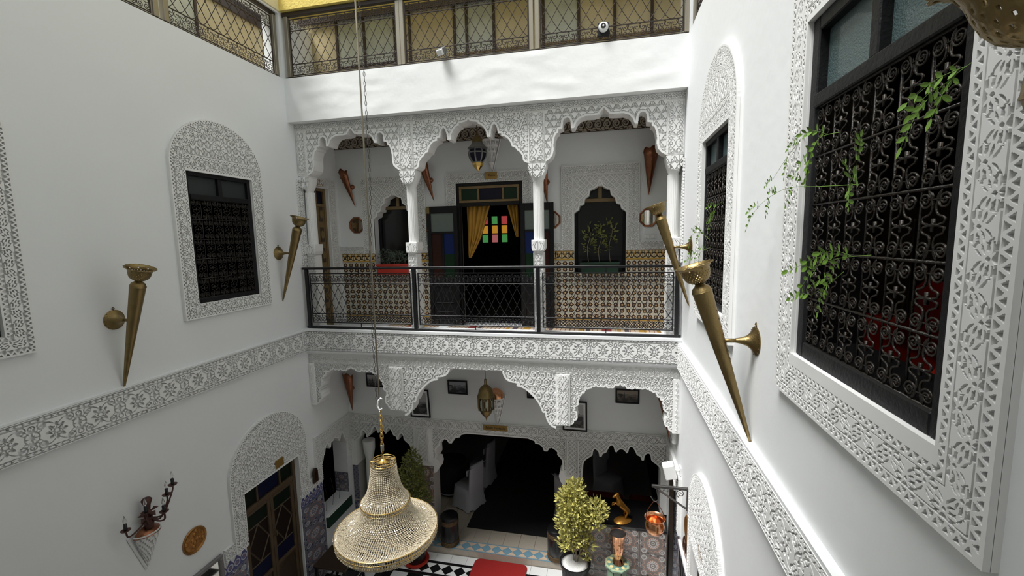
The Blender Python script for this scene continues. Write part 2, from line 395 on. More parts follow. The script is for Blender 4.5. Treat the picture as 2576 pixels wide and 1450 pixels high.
def p_zig(s, t, hw, p=.16):
    ds = near(s, p); a = np.abs(ds); zig = hw*.86*(1-4*a/p); d = (t-zig)*.8
    up = d < 0
    cx = np.where(up, ds, p/2-a); cz = np.where(up, t+hw, hw-t)
    ph = np.arctan2(cx, np.maximum(cz, 1e-4)); r = np.hypot(cx, cz); n = .5
    g = np.abs(ph/n-np.round(ph/n))*n*r
    H = np.where(r > .018, S(g, .0040), 1)
    H *= 1-((1-S(np.abs(np.abs(d)-.011), .0042)))
    return H*S(np.abs(np.abs(t)-hw*.93), .004)
def p_tulip(u, v, p=.105, q=.10):
    row = np.floor(v/q); x = near(u-row*(p/2), p); y = v-row*q; H = np.ones_like(u); ax = np.abs(x)
    sy = np.sin(PI*np.clip(y/q, 0, 1))
    H *= S(np.abs(ax-.38*p*sy**.8), .0048)*S(np.abs(ax-.20*p*sy), .0042)
    H *= np.where((y > .25*q) & (y < .7*q), S(ax, .0042), 1)
    H *= np.where(y > .78*q, S(np.abs(ax-.25*p*(y-.7*q)/(.3*q)), .004), 1)
    x2 = np.abs(near(u-row*(p/2)+p/2, p)); H *= np.where(y < .75*q, S(np.abs(x2-.10*p-.1*p*np.sin(2*PI*y/q)), .004), 1)
    return H
def p_fan(u, v, p=.13, q=.105):
    row = np.floor(v/q); x = near(u-row*(p/2), p); y = v-row*q
    ph = np.arctan2(x, y+.012); r = np.hypot(x, y+.012); n = .38
    g = np.abs(ph/n-np.round(ph/n))*n*r
    edge = q*(.98-.9*np.abs(x)/(p/2)**1.0*1.0)
    H = np.where((r > .022) & (y < edge), S(g, .0048), 1)
    H *= S(np.abs(y-edge)*.6, .0045)
    return H
def p_star(u, v, k=62.):
    c = np.cos(k*u)+np.cos(k*v)+np.cos(k*(u+v)*.7071)+np.cos(k*(u-v)*.7071)
    return S(np.abs(c+.95)*1.25/k, .86/k)*S(np.abs(c-1.35)*1.25/k, .46/k)
def p_lattice(u, v, p=.085):
    a = (u+v)*.7071; b = (u-v)*.7071; fa = near(a, p); fb = near(b, p)
    m = p/2-np.maximum(np.abs(fa), np.abs(fb))
    r = np.hypot(fa, fb); th = np.arctan2(fb, fa)
    H = S(np.abs(m-.0125), .0045)
    H *= S(np.abs(r-.24*p*(.55+.5*np.abs(np.cos(2*th)))), .0042)
    return H
def p_swirl(u, v, p=.115):
    """packed scrolls: a volute with an eye in every cell, leaf cuts between them"""
    row = np.round(v/(p*.87)); x = near(u-(row % 2)*p/2, p); y = v-row*p*.87
    sg = np.where(row % 2 > .5, 1, -1)
    r = np.hypot(x, y); th = np.arctan2(y, x)*sg
    q = p*.23; f = np.abs(near(r/q+th/(2*PI)+.25, 1.0))*q
    H = np.where((r < p*.47) & (r > p*.10), S(f, .0050+.0012*np.cos(th)), 1)
    H = np.minimum(H, np.where(r <= p*.12, S(np.abs(r-p*.075), .0038), 1))
    H = np.minimum(H, S(np.abs(r-p*.475), .0040))
    x2 = np.abs(near(x-p/2, p)); r2 = np.hypot(x2, np.abs(y)-p*.28)
    return np.minimum(H, S(r2-p*.055, .001))
def p_arab(u, v, w):
    x = np.abs(u); f = np.cos(2*PI*v/(w*1.15)); h = w/2
    H = np.ones_like(u)
    H *= S(np.abs(x-h*(.50+.30*f)), .0048)*S(np.abs(x-h*(.36-.34*f)), .0048)
    H *= S(np.abs(x-h*.93), .004)
    q = w*.36; vv = near(v, q); r = np.hypot(x-h*.62, vv); H *= np.where(r < h*.34, S(np.abs(r-h*.2), .0042), 1)
    r2 = np.hypot(x, near(v+w*.575, w*1.15)); th = np.arctan2(near(v+w*.575, w*1.15), x); H *= np.where(r2 < h*.5, S(np.abs(np.sin(3*th))*r2/3, .004), 1)
    g = np.abs(near(v+x*1.3, .052)); H *= np.where((x > h*.5) & (r > h*.26), S(g, .0044), 1)
    return H
def inside(poly, U, Vv):
    r = np.zeros(U.shape, bool); n = len(poly)
    for i in range(n):
        x0, y0 = poly[i]; x1, y1 = poly[(i+1) % n]
        if y0 == y1: continue
        c = (y0 > Vv) != (y1 > Vv)
        r ^= c & (U < (x1-x0)*(Vv-y0)/(y1-y0)+x0)
    return r
def dist_poly(line, U, Vv):
    d = np.full(U.shape, 9.)
    for (x0, y0), (x1, y1) in zip(line[:-1], line[1:]):
        dx, dy = x1-x0, y1-y0; L = dx*dx+dy*dy
        if L < 1e-12: continue
        t = np.clip(((U-x0)*dx+(Vv-y0)*dy)/L, 0, 1)
        d = np.minimum(d, np.hypot(U-x0-t*dx, Vv-y0-t*dy))
    return d
def relief(name, u0, u1, v0, v1, h, parent=None, mask=None, y=0., depth=.016, cell=.008, mat=None, loc=None, rot=None, T=None, drop=True):
    """carved panel in the plane y; carving rises towards -y. h(U,V) in 0..1, mask(U,V) -> bool"""
    if cell > .005: cell *= .72; depth *= 1.45; WG[0] = 1.05
    else: WG[0] = 1.0
    AA[0] = cell*2.6
    nu = max(3, int(round((u1-u0)/cell))+1); nv = max(3, int(round((v1-v0)/cell))+1)
    U, V = np.meshgrid(np.linspace(u0, u1, nu), np.linspace(v0, v1, nv))
    f = np.clip(h(U, V), 0, 1)-.5
    Uc = (U[:-1, :-1]+U[1:, 1:])/2; Vc = (V[:-1, :-1]+V[1:, 1:])/2
    top = (f[:-1, :-1]+f[1:, :-1]+f[:-1, 1:]+f[1:, 1:]) > 0
    if mask is not None: top &= mask(Uc, Vc)
    # slide the vertices on the outline of the raised parts onto the true contour of the pattern
    g = np.zeros((nv+1, nu+1), bool); g[1:-1, 1:-1] = top
    cnt = g[:-1, :-1].astype(int)+g[1:, :-1]+g[:-1, 1:]+g[1:, 1:]
    rim_ = (cnt > 0) & (cnt < 4); rim_[0, :] = rim_[-1, :] = False; rim_[:, 0] = rim_[:, -1] = False
    gv, gu = np.gradient(f); n2 = gu*gu+gv*gv+1e-3
    su = np.clip(-f*gu/n2, -.6, .6)*rim_*cell; sv = np.clip(-f*gv/n2, -.6, .6)*rim_*cell
    U = U+su; V = V+sv
    N = nu*nv; idx = np.arange(N).reshape(nv, nu)
    Q = lambda a, b, c, d, m: np.stack([a, b, c, d], -1)[m]
    F = [Q(idx[:-1, :-1], idx[:-1, 1:], idx[1:, 1:], idx[1:, :-1], top)]
    L_ = np.pad(top, ((0, 0), (1, 1))); D_ = np.pad(top, ((1, 1), (0, 0)))
    a0, a1 = idx[:-1, :], idx[1:, :]
    F.append(Q(a0, a1, a1+N, a0+N, L_[:, 1:] & ~L_[:, :-1])); F.append(Q(a1, a0, a0+N, a1+N, L_[:, :-1] & ~L_[:, 1:]))
    b0, b1 = idx[:, :-1], idx[:, 1:]
    F.append(Q(b1, b0, b0+N, b1+N, D_[1:, :] & ~D_[:-1, :])); F.append(Q(b0, b1, b1+N, b0+N, D_[:-1, :] & ~D_[1:, :]))
    F = np.concatenate(F)
    P = np.concatenate([np.stack([U, np.full(U.shape, y-depth), V], -1).reshape(-1, 3), np.stack([U, np.full(U.shape, y+.001), V], -1).reshape(-1, 3)])
    used = np.zeros(2*N, bool); used[F.ravel()] = True; remap = np.cumsum(used)-1; P = P[used]
    if T is not None: P = P @ np.array(T.to_3x3()).T + np.array(T.translation)
    return link(name, np_mesh(name, P, remap[F], mat or M['carved']), parent, loc, rot)
# ------------------------------------------------------------------ walls with openings
def wall(name, axis, a0, a1, u0, u1, z0, z1, holes, mat, parent=None, kind='structure'):
    """axis 'x': slab a0..a1 in x, u runs along y;  axis 'y': slab in y, u runs along x"""
    us = sorted({u0, u1, *[c for h in holes for c in h[:2] if u0 < c < u1]}); zs = sorted({z0, z1, *[c for h in holes for c in h[2:] if z0 < c < z1]})
    solid = {}
    for i in range(len(us)-1):
        for j in range(len(zs)-1):
            cu, cz = (us[i]+us[i+1])/2, (zs[j]+zs[j+1])/2
            solid[i, j] = not any(h[0] < cu < h[1] and h[2] < cz < h[3] for h in holes)
    b = MB(); P = (lambda a, u, z: (a, u, z)) if axis == 'x' else (lambda a, u, z: (u, a, z))
    def quad(*p): b.add(p, [(0, 1, 2, 3)])
    for (i, j), s in solid.items():
        if not s: continue
        U0, U1, Z0, Z1 = us[i], us[i+1], zs[j], zs[j+1]
        quad(P(a0, U0, Z0), P(a0, U1, Z0), P(a0, U1, Z1), P(a0, U0, Z1)); quad(P(a1, U0, Z0), P(a1, U0, Z1), P(a1, U1, Z1), P(a1, U1, Z0))
        for di, dj, e in ((-1, 0, (U0, Z0, U0, Z1)), (1, 0, (U1, Z0, U1, Z1)), (0, -1, (U0, Z0, U1, Z0)), (0, 1, (U0, Z1, U1, Z1))):
            if not solid.get((i+di, j+dj), False):
                quad(P(a0, e[0], e[1]), P(a1, e[0], e[1]), P(a1, e[2], e[3]), P(a0, e[2], e[3]))
    o = b.build(name, mat, parent)
    if kind: o['kind'] = kind
    return o
def slab(name, x0, x1, y0, y1, z0, z1, mat, parent=None, kind='structure', label=None):
    o = MB().box(x0, x1, y0, y1, z0, z1).build(name, mat, parent)
    if kind and parent is None: o['kind'] = kind
    if label: o['label'] = label
    return o
HL = dict(ter=(-1.2, 6.18, 2.52, 3.47), far=(4.345, 5.325, -.735, .873), near=(1.60, 2.56, -.735, .873), gal=(6.62, 7.12, ZF, .93), door=(4.70, 5.79, ZG, -3.45), arch=(6.38, 7.14, -4.93, -3.45))
HR = dict(ter=(-1.2, 6.18, 2.52, 3.47), far=(3.99, 4.99, -.72, .93), near=(1.50, 2.57, -.66, 1.03), gal=(6.62, 7.15, ZF, .93), door=(3.95, 5.01, ZG, -3.60), arch=(6.08, 7.14, ZG, -3.55))
wl = wall('wall_left', 'x', XL-.30, XL, -1.6, 7.70, ZG-.1, 3.50, HL.values(), M['plaster'])
wr = wall('wall_right', 'x', XR, XR+.30, -1.6, 7.70, ZG-.1, 3.50, HR.values(), M['plaster'])
wall('wall_left_upper', 'x', XL-.30, XL+.02, -1.6, 6.6, 3.5, 3.85, [], M['cream'])
wall('wall_right_upper', 'x', XR-.02, XR+.30, -1.6, 6.6, 3.5, 5.2, [], M['cream'])
wall('wall_back_upper', 'y', 6.18, 6.5, XL+.02, XR-.02, 3.5, 5.2, [], M['upper'])
parapet = wall('wall_back_parapet', 'y', YB, 6.62, XL, XR, 1.865, 2.52, [], M['parapet'])
wall('wall_front', 'y', -1.9, -1.6, XL-.3, XR+.3, ZG, 5.2, [], M['plaster'])
slab('floor_front_gallery', XL, XR, -1.6, .25, -1.9, ZF, M['plaster'])
slab('ceiling_front_gallery', XL, XR, -1.6, .25, 1.9, 2.5, M['plaster'])
slab('wall_front_parapet', XL, XR, .05, .25, 2.5, 2.9, M['plaster']); slab('wall_front_upper', XL, XR, .05, .25, 3.5, 5.2, M['cream'])
# terrace level
slab('floor_terrace', XL-2.2, XR+2.2, 6.62, 8.6, 2.32, 2.50, M['cream'])
slab('floor_terrace_left', XL-2.2, XL-.3, -1.6, 6.62, 2.32, 2.50, M['cream'])
# upper gallery
slab('ceiling_gallery', XL, XR, 6.62, 7.4, 1.865, 2.3, M['plaster'])
gal_floor = slab('floor_gallery', XL, XR, 6.26, 7.65, -1.86, ZF, M['plaster'])
NR, NL, NHW = -.115, -3.79, .42
gw = wall('wall_gallery_back', 'y', 7.4, 7.68, XL, XR, ZF, 2.3, [(-2.59, -1.40, ZF, .95), (NR-NHW, NR+NHW, -.66, .80), (NL-NHW, NL+NHW, -.66, .80)], M['plaster'])
# kerb, carved frieze, moulding between the floors
tb = slab('trim_1', XL, XR, YB+.02, 6.55, -1.81, -1.44, M['plaster'])
slab('lip', XL, XR, YB-.02, YB+.03, -1.475, -1.435, M['plaster'], tb)
relief('carved_frieze', XL, XR, -1.80, -1.475, lambda u, v: p_frieze(u+.05, v+1.637), tb, y=YB+.02, depth=.02)
cov = MB(); pr = [(6.20, -1.81), (6.21, -1.84), (6.235, -1.86), (6.27, -1.885), (6.5, -1.885), (6.5, -1.81)]
cov.add([(x, y, z) for x in (XL, XR) for y, z in pr], [(i, (i+1) % 6, 6+(i+1) % 6, 6+i) for i in range(6)]); cov.build('cove', M['plaster'], tb)
TL = Tm((XL, 0, 0), (0, 1, 0), (-1, 0, 0), (0, 0, 1)); TR = Tm((XR, 0, 0), (0, -1, 0), (1, 0, 0), (0, 0, 1))
t2 = slab('trim_2', XL, XL+.03, -1.5, YB, -1.82, -1.475, M['plaster']); slab('lip', XL, XL+.05, -1.5, YB-.02, -1.475, -1.455, M['plaster'], t2)
relief('carved_frieze', 1.2, YB, -1.815, -1.48, lambda u, v: p_frieze(u, v+1.647), t2, y=-.03, depth=.02, T=TL)
t3 = slab('trim_3', XR-.03, XR, -1.5, YB, -1.85, -1.515, M['plaster']); slab('lip', XR-.055, XR, -1.5, YB-.02, -1.515, -1.49, M['plaster'], t3)
relief('carved_frieze', -YB, -1.0, -1.85, -1.515, lambda u, v: p_frieze(u, v+1.682), t3, y=-.03, depth=.02, cell=.0065, T=TR)
# ------------------------------------------------------------------ arcades
HALF_A = [(0, 1.0), (.035, .955), (.085, .88), (.16, .865), (.314, .867), (.40, .83), (.457, .763), (.497, .66), (.50, .643), (.553, .643), (.557, .79), (.578, .845), (.614, .867), (.665, .85), (.69, .80), (.70, .66), (.765, .645), (.775, .575), (.81, .56), (.84, .47), (.857, .345), (.855, .22), (.875, .12), (.93, .05), (1.0, 0)]
HALF_B = [(0, 1.0), (.03, .955), (.165, .925), (.165, .885), (.22, .86), (.265, .80), (.305, .70), (.315, .60), (.375, .59), (.392, .74), (.415, .82), (.443, .865), (.475, .82), (.495, .76), (.505, .655), (.565, .65), (.565, .593), (.62, .58), (.67, .53), (.71, .46), (.735, .365), (.795, .33), (.815, .285), (.87, .23), (.905, .16), (.92, .06), (.96, .01), (1.0, 0)]
def arch_line(half, x0, x1, zs, zt):
    c, hw = (x0+x1)/2, (x1-x0)/2
    R = [(c+a*hw, zs+b*(zt-zs)) for a, b in half]
    return [(2*c-x, z) for x, z in reversed(R)][:-1]+R
def arch_panel(name, line, ztop, pat, y0, th, parent, rim=.028, cell=.008, depth=.016, rope=False):
    poly = list(line)+[(line[-1][0], ztop), (line[0][0], ztop)]
    o = MB().prism(poly, y0, y0+th).build(name, M['carved'], parent)
    xs = [p[0] for p in line]; zs = [p[1] for p in line]
    def h(U, V):
        d = dist_poly(line, U, V)
        H = np.where(d < rim, 1, np.where(d < rim+.007, 0, pat(U, V)))
        if rope: H = np.where(d < rim+.030, np.where((d > rim+.008) & (d < rim+.024), p_chain(U*.7+V*.7, d-rim-.008, .016, .026), np.where(d < rim+.008, 1, 0)), H)
        return H
    relief('carving', min(xs), max(xs), min(zs), ztop, h, o, lambda U, V: inside(poly, U, V), y=y0, depth=depth, cell=cell)
    return o
ua = thing('carved_arcade', 'white stucco arcade of three lobed arches on fluted columns above the iron balcony railing', 'arcade', (0, 0, 0))
ua['kind'] = 'structure'; del ua['category']
YU = 6.38
MB().box(XL, XR, YU-.015, YU+.2, 1.77, 1.865).build('cornice', M['carved'], ua)
relief('carved_band', XL, XR, 1.775, 1.86, lambda u, v: p_zig(u, v-1.8175, .0425, .17), ua, y=YU-.015, depth=.015, cell=.007)
PX = [(XL, -4.73), (-3.13, -2.88), (-1.12, -.865), (.775, XR)]
bays = [(-4.73, -3.13, HALF_A, lambda u, v: p_fan(u+3.93, v-1.055, .115, .092)), (-2.88, -1.12, HALF_B, lambda u, v: p_star(u+2.0, v-1.4, 88.)), (-.865, .775, HALF_A, lambda u, v: p_fan(u+.045, v-1.055, .115, .092))]
for x0, x1, hf, pat in bays:
    arch_panel('arch_spandrel', arch_line(hf, x0, x1, 1.06, 1.735), 1.772, pat, YU, .22, ua)
for x0, x1 in PX:
    w0 = min(x1-x0, .25); c = (x0+x1)/2
    p = MB().cbox(x0, x1, YU-.02, YU+.24, 1.055, 1.772, .004).build('pier', M['carved'], ua)
    relief('carved_panel', x0+.02, x1-.02, 1.08, 1.75, lambda u, v: p_arab(u-c, v-1.2, x1-x0-.05), p, y=YU-.02, depth=.014, cell=.007)
    # capital: square top easing to the round shaft
    cb = MB(); ring = []
    n = 24; hw = (x1-x0)/2+.012 if x0 > XL and x1 < XR else (x1-x0)/2
    yc = YU+.11
    for z, rr, sq in ((1.055, 1.0, 1.0), (1.0, .98, .9), (.93, .88, .7), (.86, .72, .4), (.82, .58, .1), (.80, .60, 0)):
        ring.append([])
        for k in range(n):
            a = 2*PI*(k+.5)/n; cx, sy = math.cos(a), math.sin(a); m_ = 1/max(abs(cx), abs(sy))
            f = (sq*m_+(1-sq))*rr
            f = min(f, 1.36)
            ring[-1].append((c+hw*f*cx, yc+.125*f*sy, z))
    V = [p_ for r in ring for p_ in r]; F = [(i*n+k, (i+1)*n+k, (i+1)*n+(k+1) % n, i*n+(k+1) % n) for i in range(len(ring)-1) for k in range(n)]
    cb.add(V, F+[tuple(range(n))]); cap = cb.build('capital', M['carved'], ua, smooth=True)
    hwc = hw*.97
    relief('carved_leaves', c-hwc, c+hwc, .845, 1.045, lambda u, v: np.where(np.abs(u-c) < hwc*(1-.5*((1.05-v)/.21)**2), p_fan(u-c+.065, v-.84, hwc*1.0, .1)*S(np.abs(np.abs(u-c)-hwc*.45), .004), 0), cap, y=yc-.118, depth=.016, cell=.006)
    # fluted shaft
    fb = MB(); nf = 48; V = []
    for z in (.80, -.05):
        for k in range(nf*2):
            a = 2*PI*k/(nf*2); r = .078*(1-.05*max(0, math.cos(a*20))) if k % 2 == 0 else .078*(1-.05*max(0, math.cos(a*20)))
            V.append((c+r*math.cos(a), yc+r*math.sin(a), z))
    fb.add(V, [(k, nf*2+k, nf*2+(k+1) % (nf*2), (k+1) % (nf*2)) for k in range(nf*2)]); fb.build('fluted_shaft', M['carved'], ua)
    bb = MB().lathe([(.085, -.25), (.085, -.05), (.09, -.045), (.0, -.045)], 8, T=Tm((c, yc, 0), (1, 0, 0), (0, 1, 0), (0, 0, 1)))
    bb = MB()
    pts = [(-.10, -.05), (-.10, -.17), (-.08, -.215), (-.05, -.24), (.05, -.24), (.08, -.215), (.10, -.17), (.10, -.05)]
    bb.prism([(c+x, z) for x, z in pts], yc-.10, yc+.10); bs = bb.build('base_block', M['carved'], ua)
    relief('carved_leaves', c-.085, c+.085, -.21, -.06, lambda u, v: S(np.abs(np.abs(u-c)-.05*np.sin(PI*np.clip((v+.225)/.16, 0, 1))), .005)*S(np.abs(np.abs(u-c)-.085*np.sin(PI*np.clip((v+.24)/.17, 0, 1))**.6), .004)*np.where((np.abs(u-c) < .02), S(np.abs(u-c), .004), 1), bs, y=yc-.10, depth=.012, cell=.006)
    pb = MB().box(c-.078, c+.078, yc-.078, yc+.078, ZF, -.235).build('pedestal', M['carved'], ua)
    relief('carved_panel', c-.07, c+.07, ZF+.12, -.26, lambda u, v: p_arab(u-c, v, .13), pb, y=yc-.078, depth=.012, cell=.007)
MB().box(XL, XR, 7.38, 7.4, 1.66, 1.865).build('ceiling_cornice', M['darkwood'], ua)
relief('carved_cornice', XL, XR, 1.665, 1.86, lambda u, v: p_swirl(u, v-1.76, .14), ua, y=7.38, depth=.014, cell=.009, mat=base_mat('brown_stained_stucco', (.42, .36, .28), .9))
# lower arcade: beam with hanging piers and brackets
la = thing('hanging_arcade', 'white stucco lower arcade whose brackets hang free over the ground floor', 'arcade'); la['kind'] = 'structure'; del la['category']
YL = 6.27
MB().box(XL, XR, YL, YL+.24, -2.035, -1.885).build('beam', M['carved'], la)
relief('carved_band', XL, XR, -2.03, -1.89, lambda u, v: p_leaf(u, v+1.96, .062, .19)*p_zig(u, v+1.96, .07, .19), la, y=YL, depth=.016)
for x0, x1 in ((XL, -4.81), (-3.445, -3.20), (-.74, -.525), (.915, XR)):
    c = (x0+x1)/2; zb = -2.77 if x0 < -3 else -2.83
    p = MB().cbox(x0, x1, YL-.03, YL+.24, zb, -2.035, .004).build('hanging_pier', M['carved'], la)
    relief('carved_panel', x0+.015, x1-.015, zb+.02, -2.05, lambda u, v: p_arab(u-c, v+2.4, x1-x0-.03), p, y=YL-.03, depth=.014, cell=.007)
SC = [(-.472, -2.789), (-.42, -2.731), (-.377, -2.639), (-.42, -2.57), (-.411, -2.516), (-.36, -2.407), (-.351, -2.344), (-.309, -2.298), (-.267, -2.26), (-.259, -2.216), (-.2, -2.213), (-.167, -2.185), (-.118, -2.165), (-.052, -2.179), (.014, -2.167), (.079, -2.189), (.144, -2.151), (.209, -2.122)]
def scallops(x0, x1, dz=0):
    P = [((x-.209)/.681, z+dz) for x, z in SC]
    L = [(a, z) for a, z in P]; Rr_ = [(-a, z) for a, z in reversed(P[:-1])]
    A = L+Rr_; c, hw = (x0+x1)/2, (x1-x0)/2; out = []
    pts = [(c+a*hw, z) for a, z in A]
    # each stretch bulges down into the opening as a small scallop
    for (xa, za), (xb, zb) in zip(pts[:-1], pts[1:]):
        mx, mz = (xa+xb)/2, (za+zb)/2; dx, dz_ = xb-xa, zb-za; l = math.hypot(dx, dz_); nx, nz = dz_/l, -dx/l
        out += [(xa, za), (xa+dx*.25+nx*l*.20, za+dz_*.25+nz*l*.20), (mx+nx*l*.27, mz+nz*l*.27), (xa+dx*.75+nx*l*.20, za+dz_*.75+nz*l*.20)]
    out.append(pts[-1]); return [(x0, out[0][1])]+out+[(x1, out[-1][1])]
for x0, x1, dz in ((-4.81, -3.445, .04), (-.525, .915, -.02)):
    arch_panel('scalloped_spandrel', scallops(x0, x1, dz), -2.036, lambda u, v: p_swirl(u, v, .085), YL+.01, .2, la, rim=.022, cell=.0075)
BR = [(-1.553, -2.050), (-1.54, -2.09), (-1.51, -2.147), (-1.47, -2.18), (-1.421, -2.197), (-1.331, -2.21), (-1.332, -2.256), (-1.27, -2.265), (-1.208, -2.294), (-1.15, -2.34), (-1.103, -2.388), (-1.05, -2.44), (-1.017, -2.482), (-.98, -2.55), (-.94, -2.65), (-.905, -2.65), (-.888, -2.746), (-.86, -2.80), (-.828, -2.842), (-.79, -2.87), (-.74, -2.885)]
for s in (1, -1):
    ln = BR if s > 0 else [(-3.945+(-1)*(x), z+.03) for x, z in reversed(BR)]
    ln = [(x, z) for x, z in ln]
    arch_panel('bracket', ln, -2.036, lambda u, v: p_swirl(u, v, .125), YL+.01, .2, la, rim=.014, depth=.020, rope=True)
# ground-floor hall front
ha = thing('hall_arcade', 'carved white stucco front of the dark ground floor hall with three lobed openings', 'arcade'); ha['kind'] = 'structure'; del ha['category']
YH = 7.3
slab('ceiling_lower_gallery', XL, XR, 6.5, 7.6, -1.9, -1.86, M['plaster'])
wall('wall_hall_front', 'y', YH, YH+.3, XL, XR, -3.52, -1.9, [], M['plaster'])
MB().box(XL, XR, YH-.02, YH, -3.53, -3.345).build('cornice', M['carved'], ha)
relief('carved_band', XL, XR, -3.515, -3.35, lambda u, v: p_zig(u, v+3.4325, .08, .26), ha, y=YH-.02, depth=.015)
CEN = [(-3.13, -4.10), (-3.135, -3.95), (-3.10, -3.90), (-3.046, -3.847), (-3.044, -3.79), (-3.0, -3.75), (-2.949, -3.722), (-2.905, -3.735), (-2.87, -3.795), (-2.81, -3.795), (-2.78, -3.72), (-2.735, -3.68), (-2.653, -3.668), (-2.64, -3.622), (-2.526, -3.585), (-1.466, -3.585)]
CEN = CEN[:-1]+[(-1.30-3.13+1.0-x+(.56), z) for x, z in reversed(CEN[:-1])] if False else CEN[:-1]
CEN = CEN+[(2*-1.945-x, z) for x, z in reversed(CEN)]
CEN = [(-3.19, -4.16), (-3.15, -4.15)]+CEN+[(-.74, -4.15), (-.70, -4.16)]
hs = MB()
arch_panel('arch_spandrel', CEN, -3.525, lambda u, v: p_lattice(u, v, .09), YH, .3, ha)
RT = [(-.46, -4.28), (-.41, -4.26), (-.40, -4.05), (-.383, -3.952), (-.363, -3.907), (-.31, -3.86), (-.273, -3.835), (-.234, -3.80), (-.224, -3.725), (-.205, -3.69), (-.184, -3.68), (-.15, -3.70), (-.126, -3.738), (-.116, -3.811), (-.077, -3.811), (-.057, -3.753), (.001, -3.727), (.03, -3.661), (.06, -3.605), (.095, -3.585), (.125, -3.61), (.146, -3.693), (.17, -3.711), (.20, -3.67), (.232, -3.644)]
RT = RT+[(2*.255-x, z) for x, z in reversed(RT)]; RT = [(min(x, 1.01), z) for x, z in RT]
arch_panel('arch_spandrel', RT, -3.525, lambda u, v: p_lattice(u, v, .055), YH, .3, ha)
LT = sorted([(-3.57-(x+.46)*(1.35/1.47), z) for x, z in RT], key=lambda p: 0)
LT = list(reversed(LT))
arch_panel('arch_spandrel', LT, -3.525, lambda u, v: p_lattice(u, v, .055), YH, .3, ha)
for x0, x1, tile in ((-3.57, -3.19, 1), (-.70, -.46, 1)):
    c = (x0+x1)/2
    p = MB().box(x0, x1, YH-.03, YH+.3, -4.28, -3.525).build('pier', M['carved'], ha)
    relief('carved_panel', c-.12, c+.12, -4.20, -3.54, lambda u, v: np.where(np.abs(u-c) < .068, p_lattice(u-c, v, .055), 1)*S(np.abs(np.abs(u-c)-.075), .004)*S(np.abs(np.abs(u-c)-.095), .003), p, y=YH-.03, depth=.014, cell=.007)
    for s in (-1, 1):
        cb = MB(); xe = x0 if s < 0 else x1
        if (c < -2 and s > 0) or (c > -2 and s < 0):
            cb.prism([(xe+s*a, z) for a, z in ([(0, -4.42), (.05, -4.40), (.10, -4.33), (.12, -4.24), (.10, -4.15), (0, -4.12)] if s > 0 else [(0, -4.12), (.10, -4.15), (.12, -4.24), (.10, -4.33), (.05, -4.40), (0, -4.42)])], YH-.02, YH+.2); cb.build('corbel', M['carved'], ha)
    q = MB().box(x0+.02, x1-.02, YH+.0, YH+.3, ZG, -4.28).build('tiled_pier', M['grout'], ha)
    k = 0; z = ZG+.01; wd = x1-x0-.05
    tm_ = MB().cbox(-wd/2, wd/2, -.008, 0, 0-.215, .215, .003).mesh('tile', M['floral'])
    while z+.2 < -4.28:
        link('tile', tm_, q, (c, YH, z+.215)); z += .434
# lower right bay: tiled counter standing out into the gallery under a black marble top
rb = slab('wall_counter', -.46, .965, 6.862, YH+.3, ZG, -4.80, M['grout'])
tm_ = MB().cbox(-.2105, .2105, -.010, 0, -.198, .198, .003).mesh('tile', M['floral'])
for j in range(3):
    for i in range(4):
        q = link('tile', tm_, rb, (-.386 if i == 0 else -.099+.425*(i-1), 6.861, -5.001-.40*j))
        if i == 0: q.scale = (.34, 1, 1)
mb_ = MB().cbox(-.46, .965, 6.84, 7.62, -4.798, -4.76, .005).build('marble_counter_top', M['marble'])
prop(mb_, 'black marble counter top in the right hand hall opening under the gilded figurine', 'counter top')
lb = wall('wall_bay_left', 'y', YH, YH+.3, XL, -3.57, ZG, -5.15, [], M['grout'])
tmb = MB().cbox(-.2235, .2235, -.008, 0, -.2235, .2235, .003).mesh('tile', M['bluefloral'])
for i in range(3):
    for j in range(2): link('tile', tmb, lb, (XL+.225+.45*i, YH-.001, -5.15-.2375-.45*j))
for xx, zb in ((.955, -4.76), (-4.86, -4.42)):
    MB().box(xx-.055, xx+.055, YH-.02, YH+.28, zb+.004, -3.9).build('pilaster', M['carved'], ha)
q = MB().box(-4.91, -4.80, YH, YH+.28, -5.15, -4.42).build('tiled_pier', M['grout'], ha)
for zz_ in (-4.60, -4.96): MB().cbox(-4.908, -4.802, YH-.01, YH, zz_-.178, zz_+.178, .003).build('tile', M['bluefloral'], q)
# half column of the left bay
MB().lathe([(.14, -5.15), (.14, -5.10), (.10, -5.05), (.085, -5.0), (.08, -4.3), (.095, -4.22), (.115, -4.12), (.12, -3.95)], 20, T=Tm((-4.62, YH+.14, 0), (1, 0, 0), (0, 1, 0), (0, 0, 1))).build('half_column', M['carved'], ha, smooth='auto')
# dark rooms behind the openings
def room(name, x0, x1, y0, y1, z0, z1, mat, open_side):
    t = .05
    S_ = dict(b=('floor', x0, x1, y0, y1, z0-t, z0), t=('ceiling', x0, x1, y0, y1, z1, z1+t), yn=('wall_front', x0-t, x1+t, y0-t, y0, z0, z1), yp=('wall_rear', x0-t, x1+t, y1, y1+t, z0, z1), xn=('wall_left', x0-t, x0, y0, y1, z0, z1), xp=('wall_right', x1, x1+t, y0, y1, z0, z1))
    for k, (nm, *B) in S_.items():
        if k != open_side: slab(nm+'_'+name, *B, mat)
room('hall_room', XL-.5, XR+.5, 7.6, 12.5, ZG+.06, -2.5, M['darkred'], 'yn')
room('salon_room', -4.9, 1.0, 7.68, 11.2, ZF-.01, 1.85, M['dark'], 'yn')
room('west_room', XL-3, XL-.3, 1.3, 7.7, ZF-.01, 1.5, M['dark'], 'xp'); room('east_room', XR+.3, XR+3, 1.2, 7.7, ZF-.01, 1.6, M['dark'], 'xn')
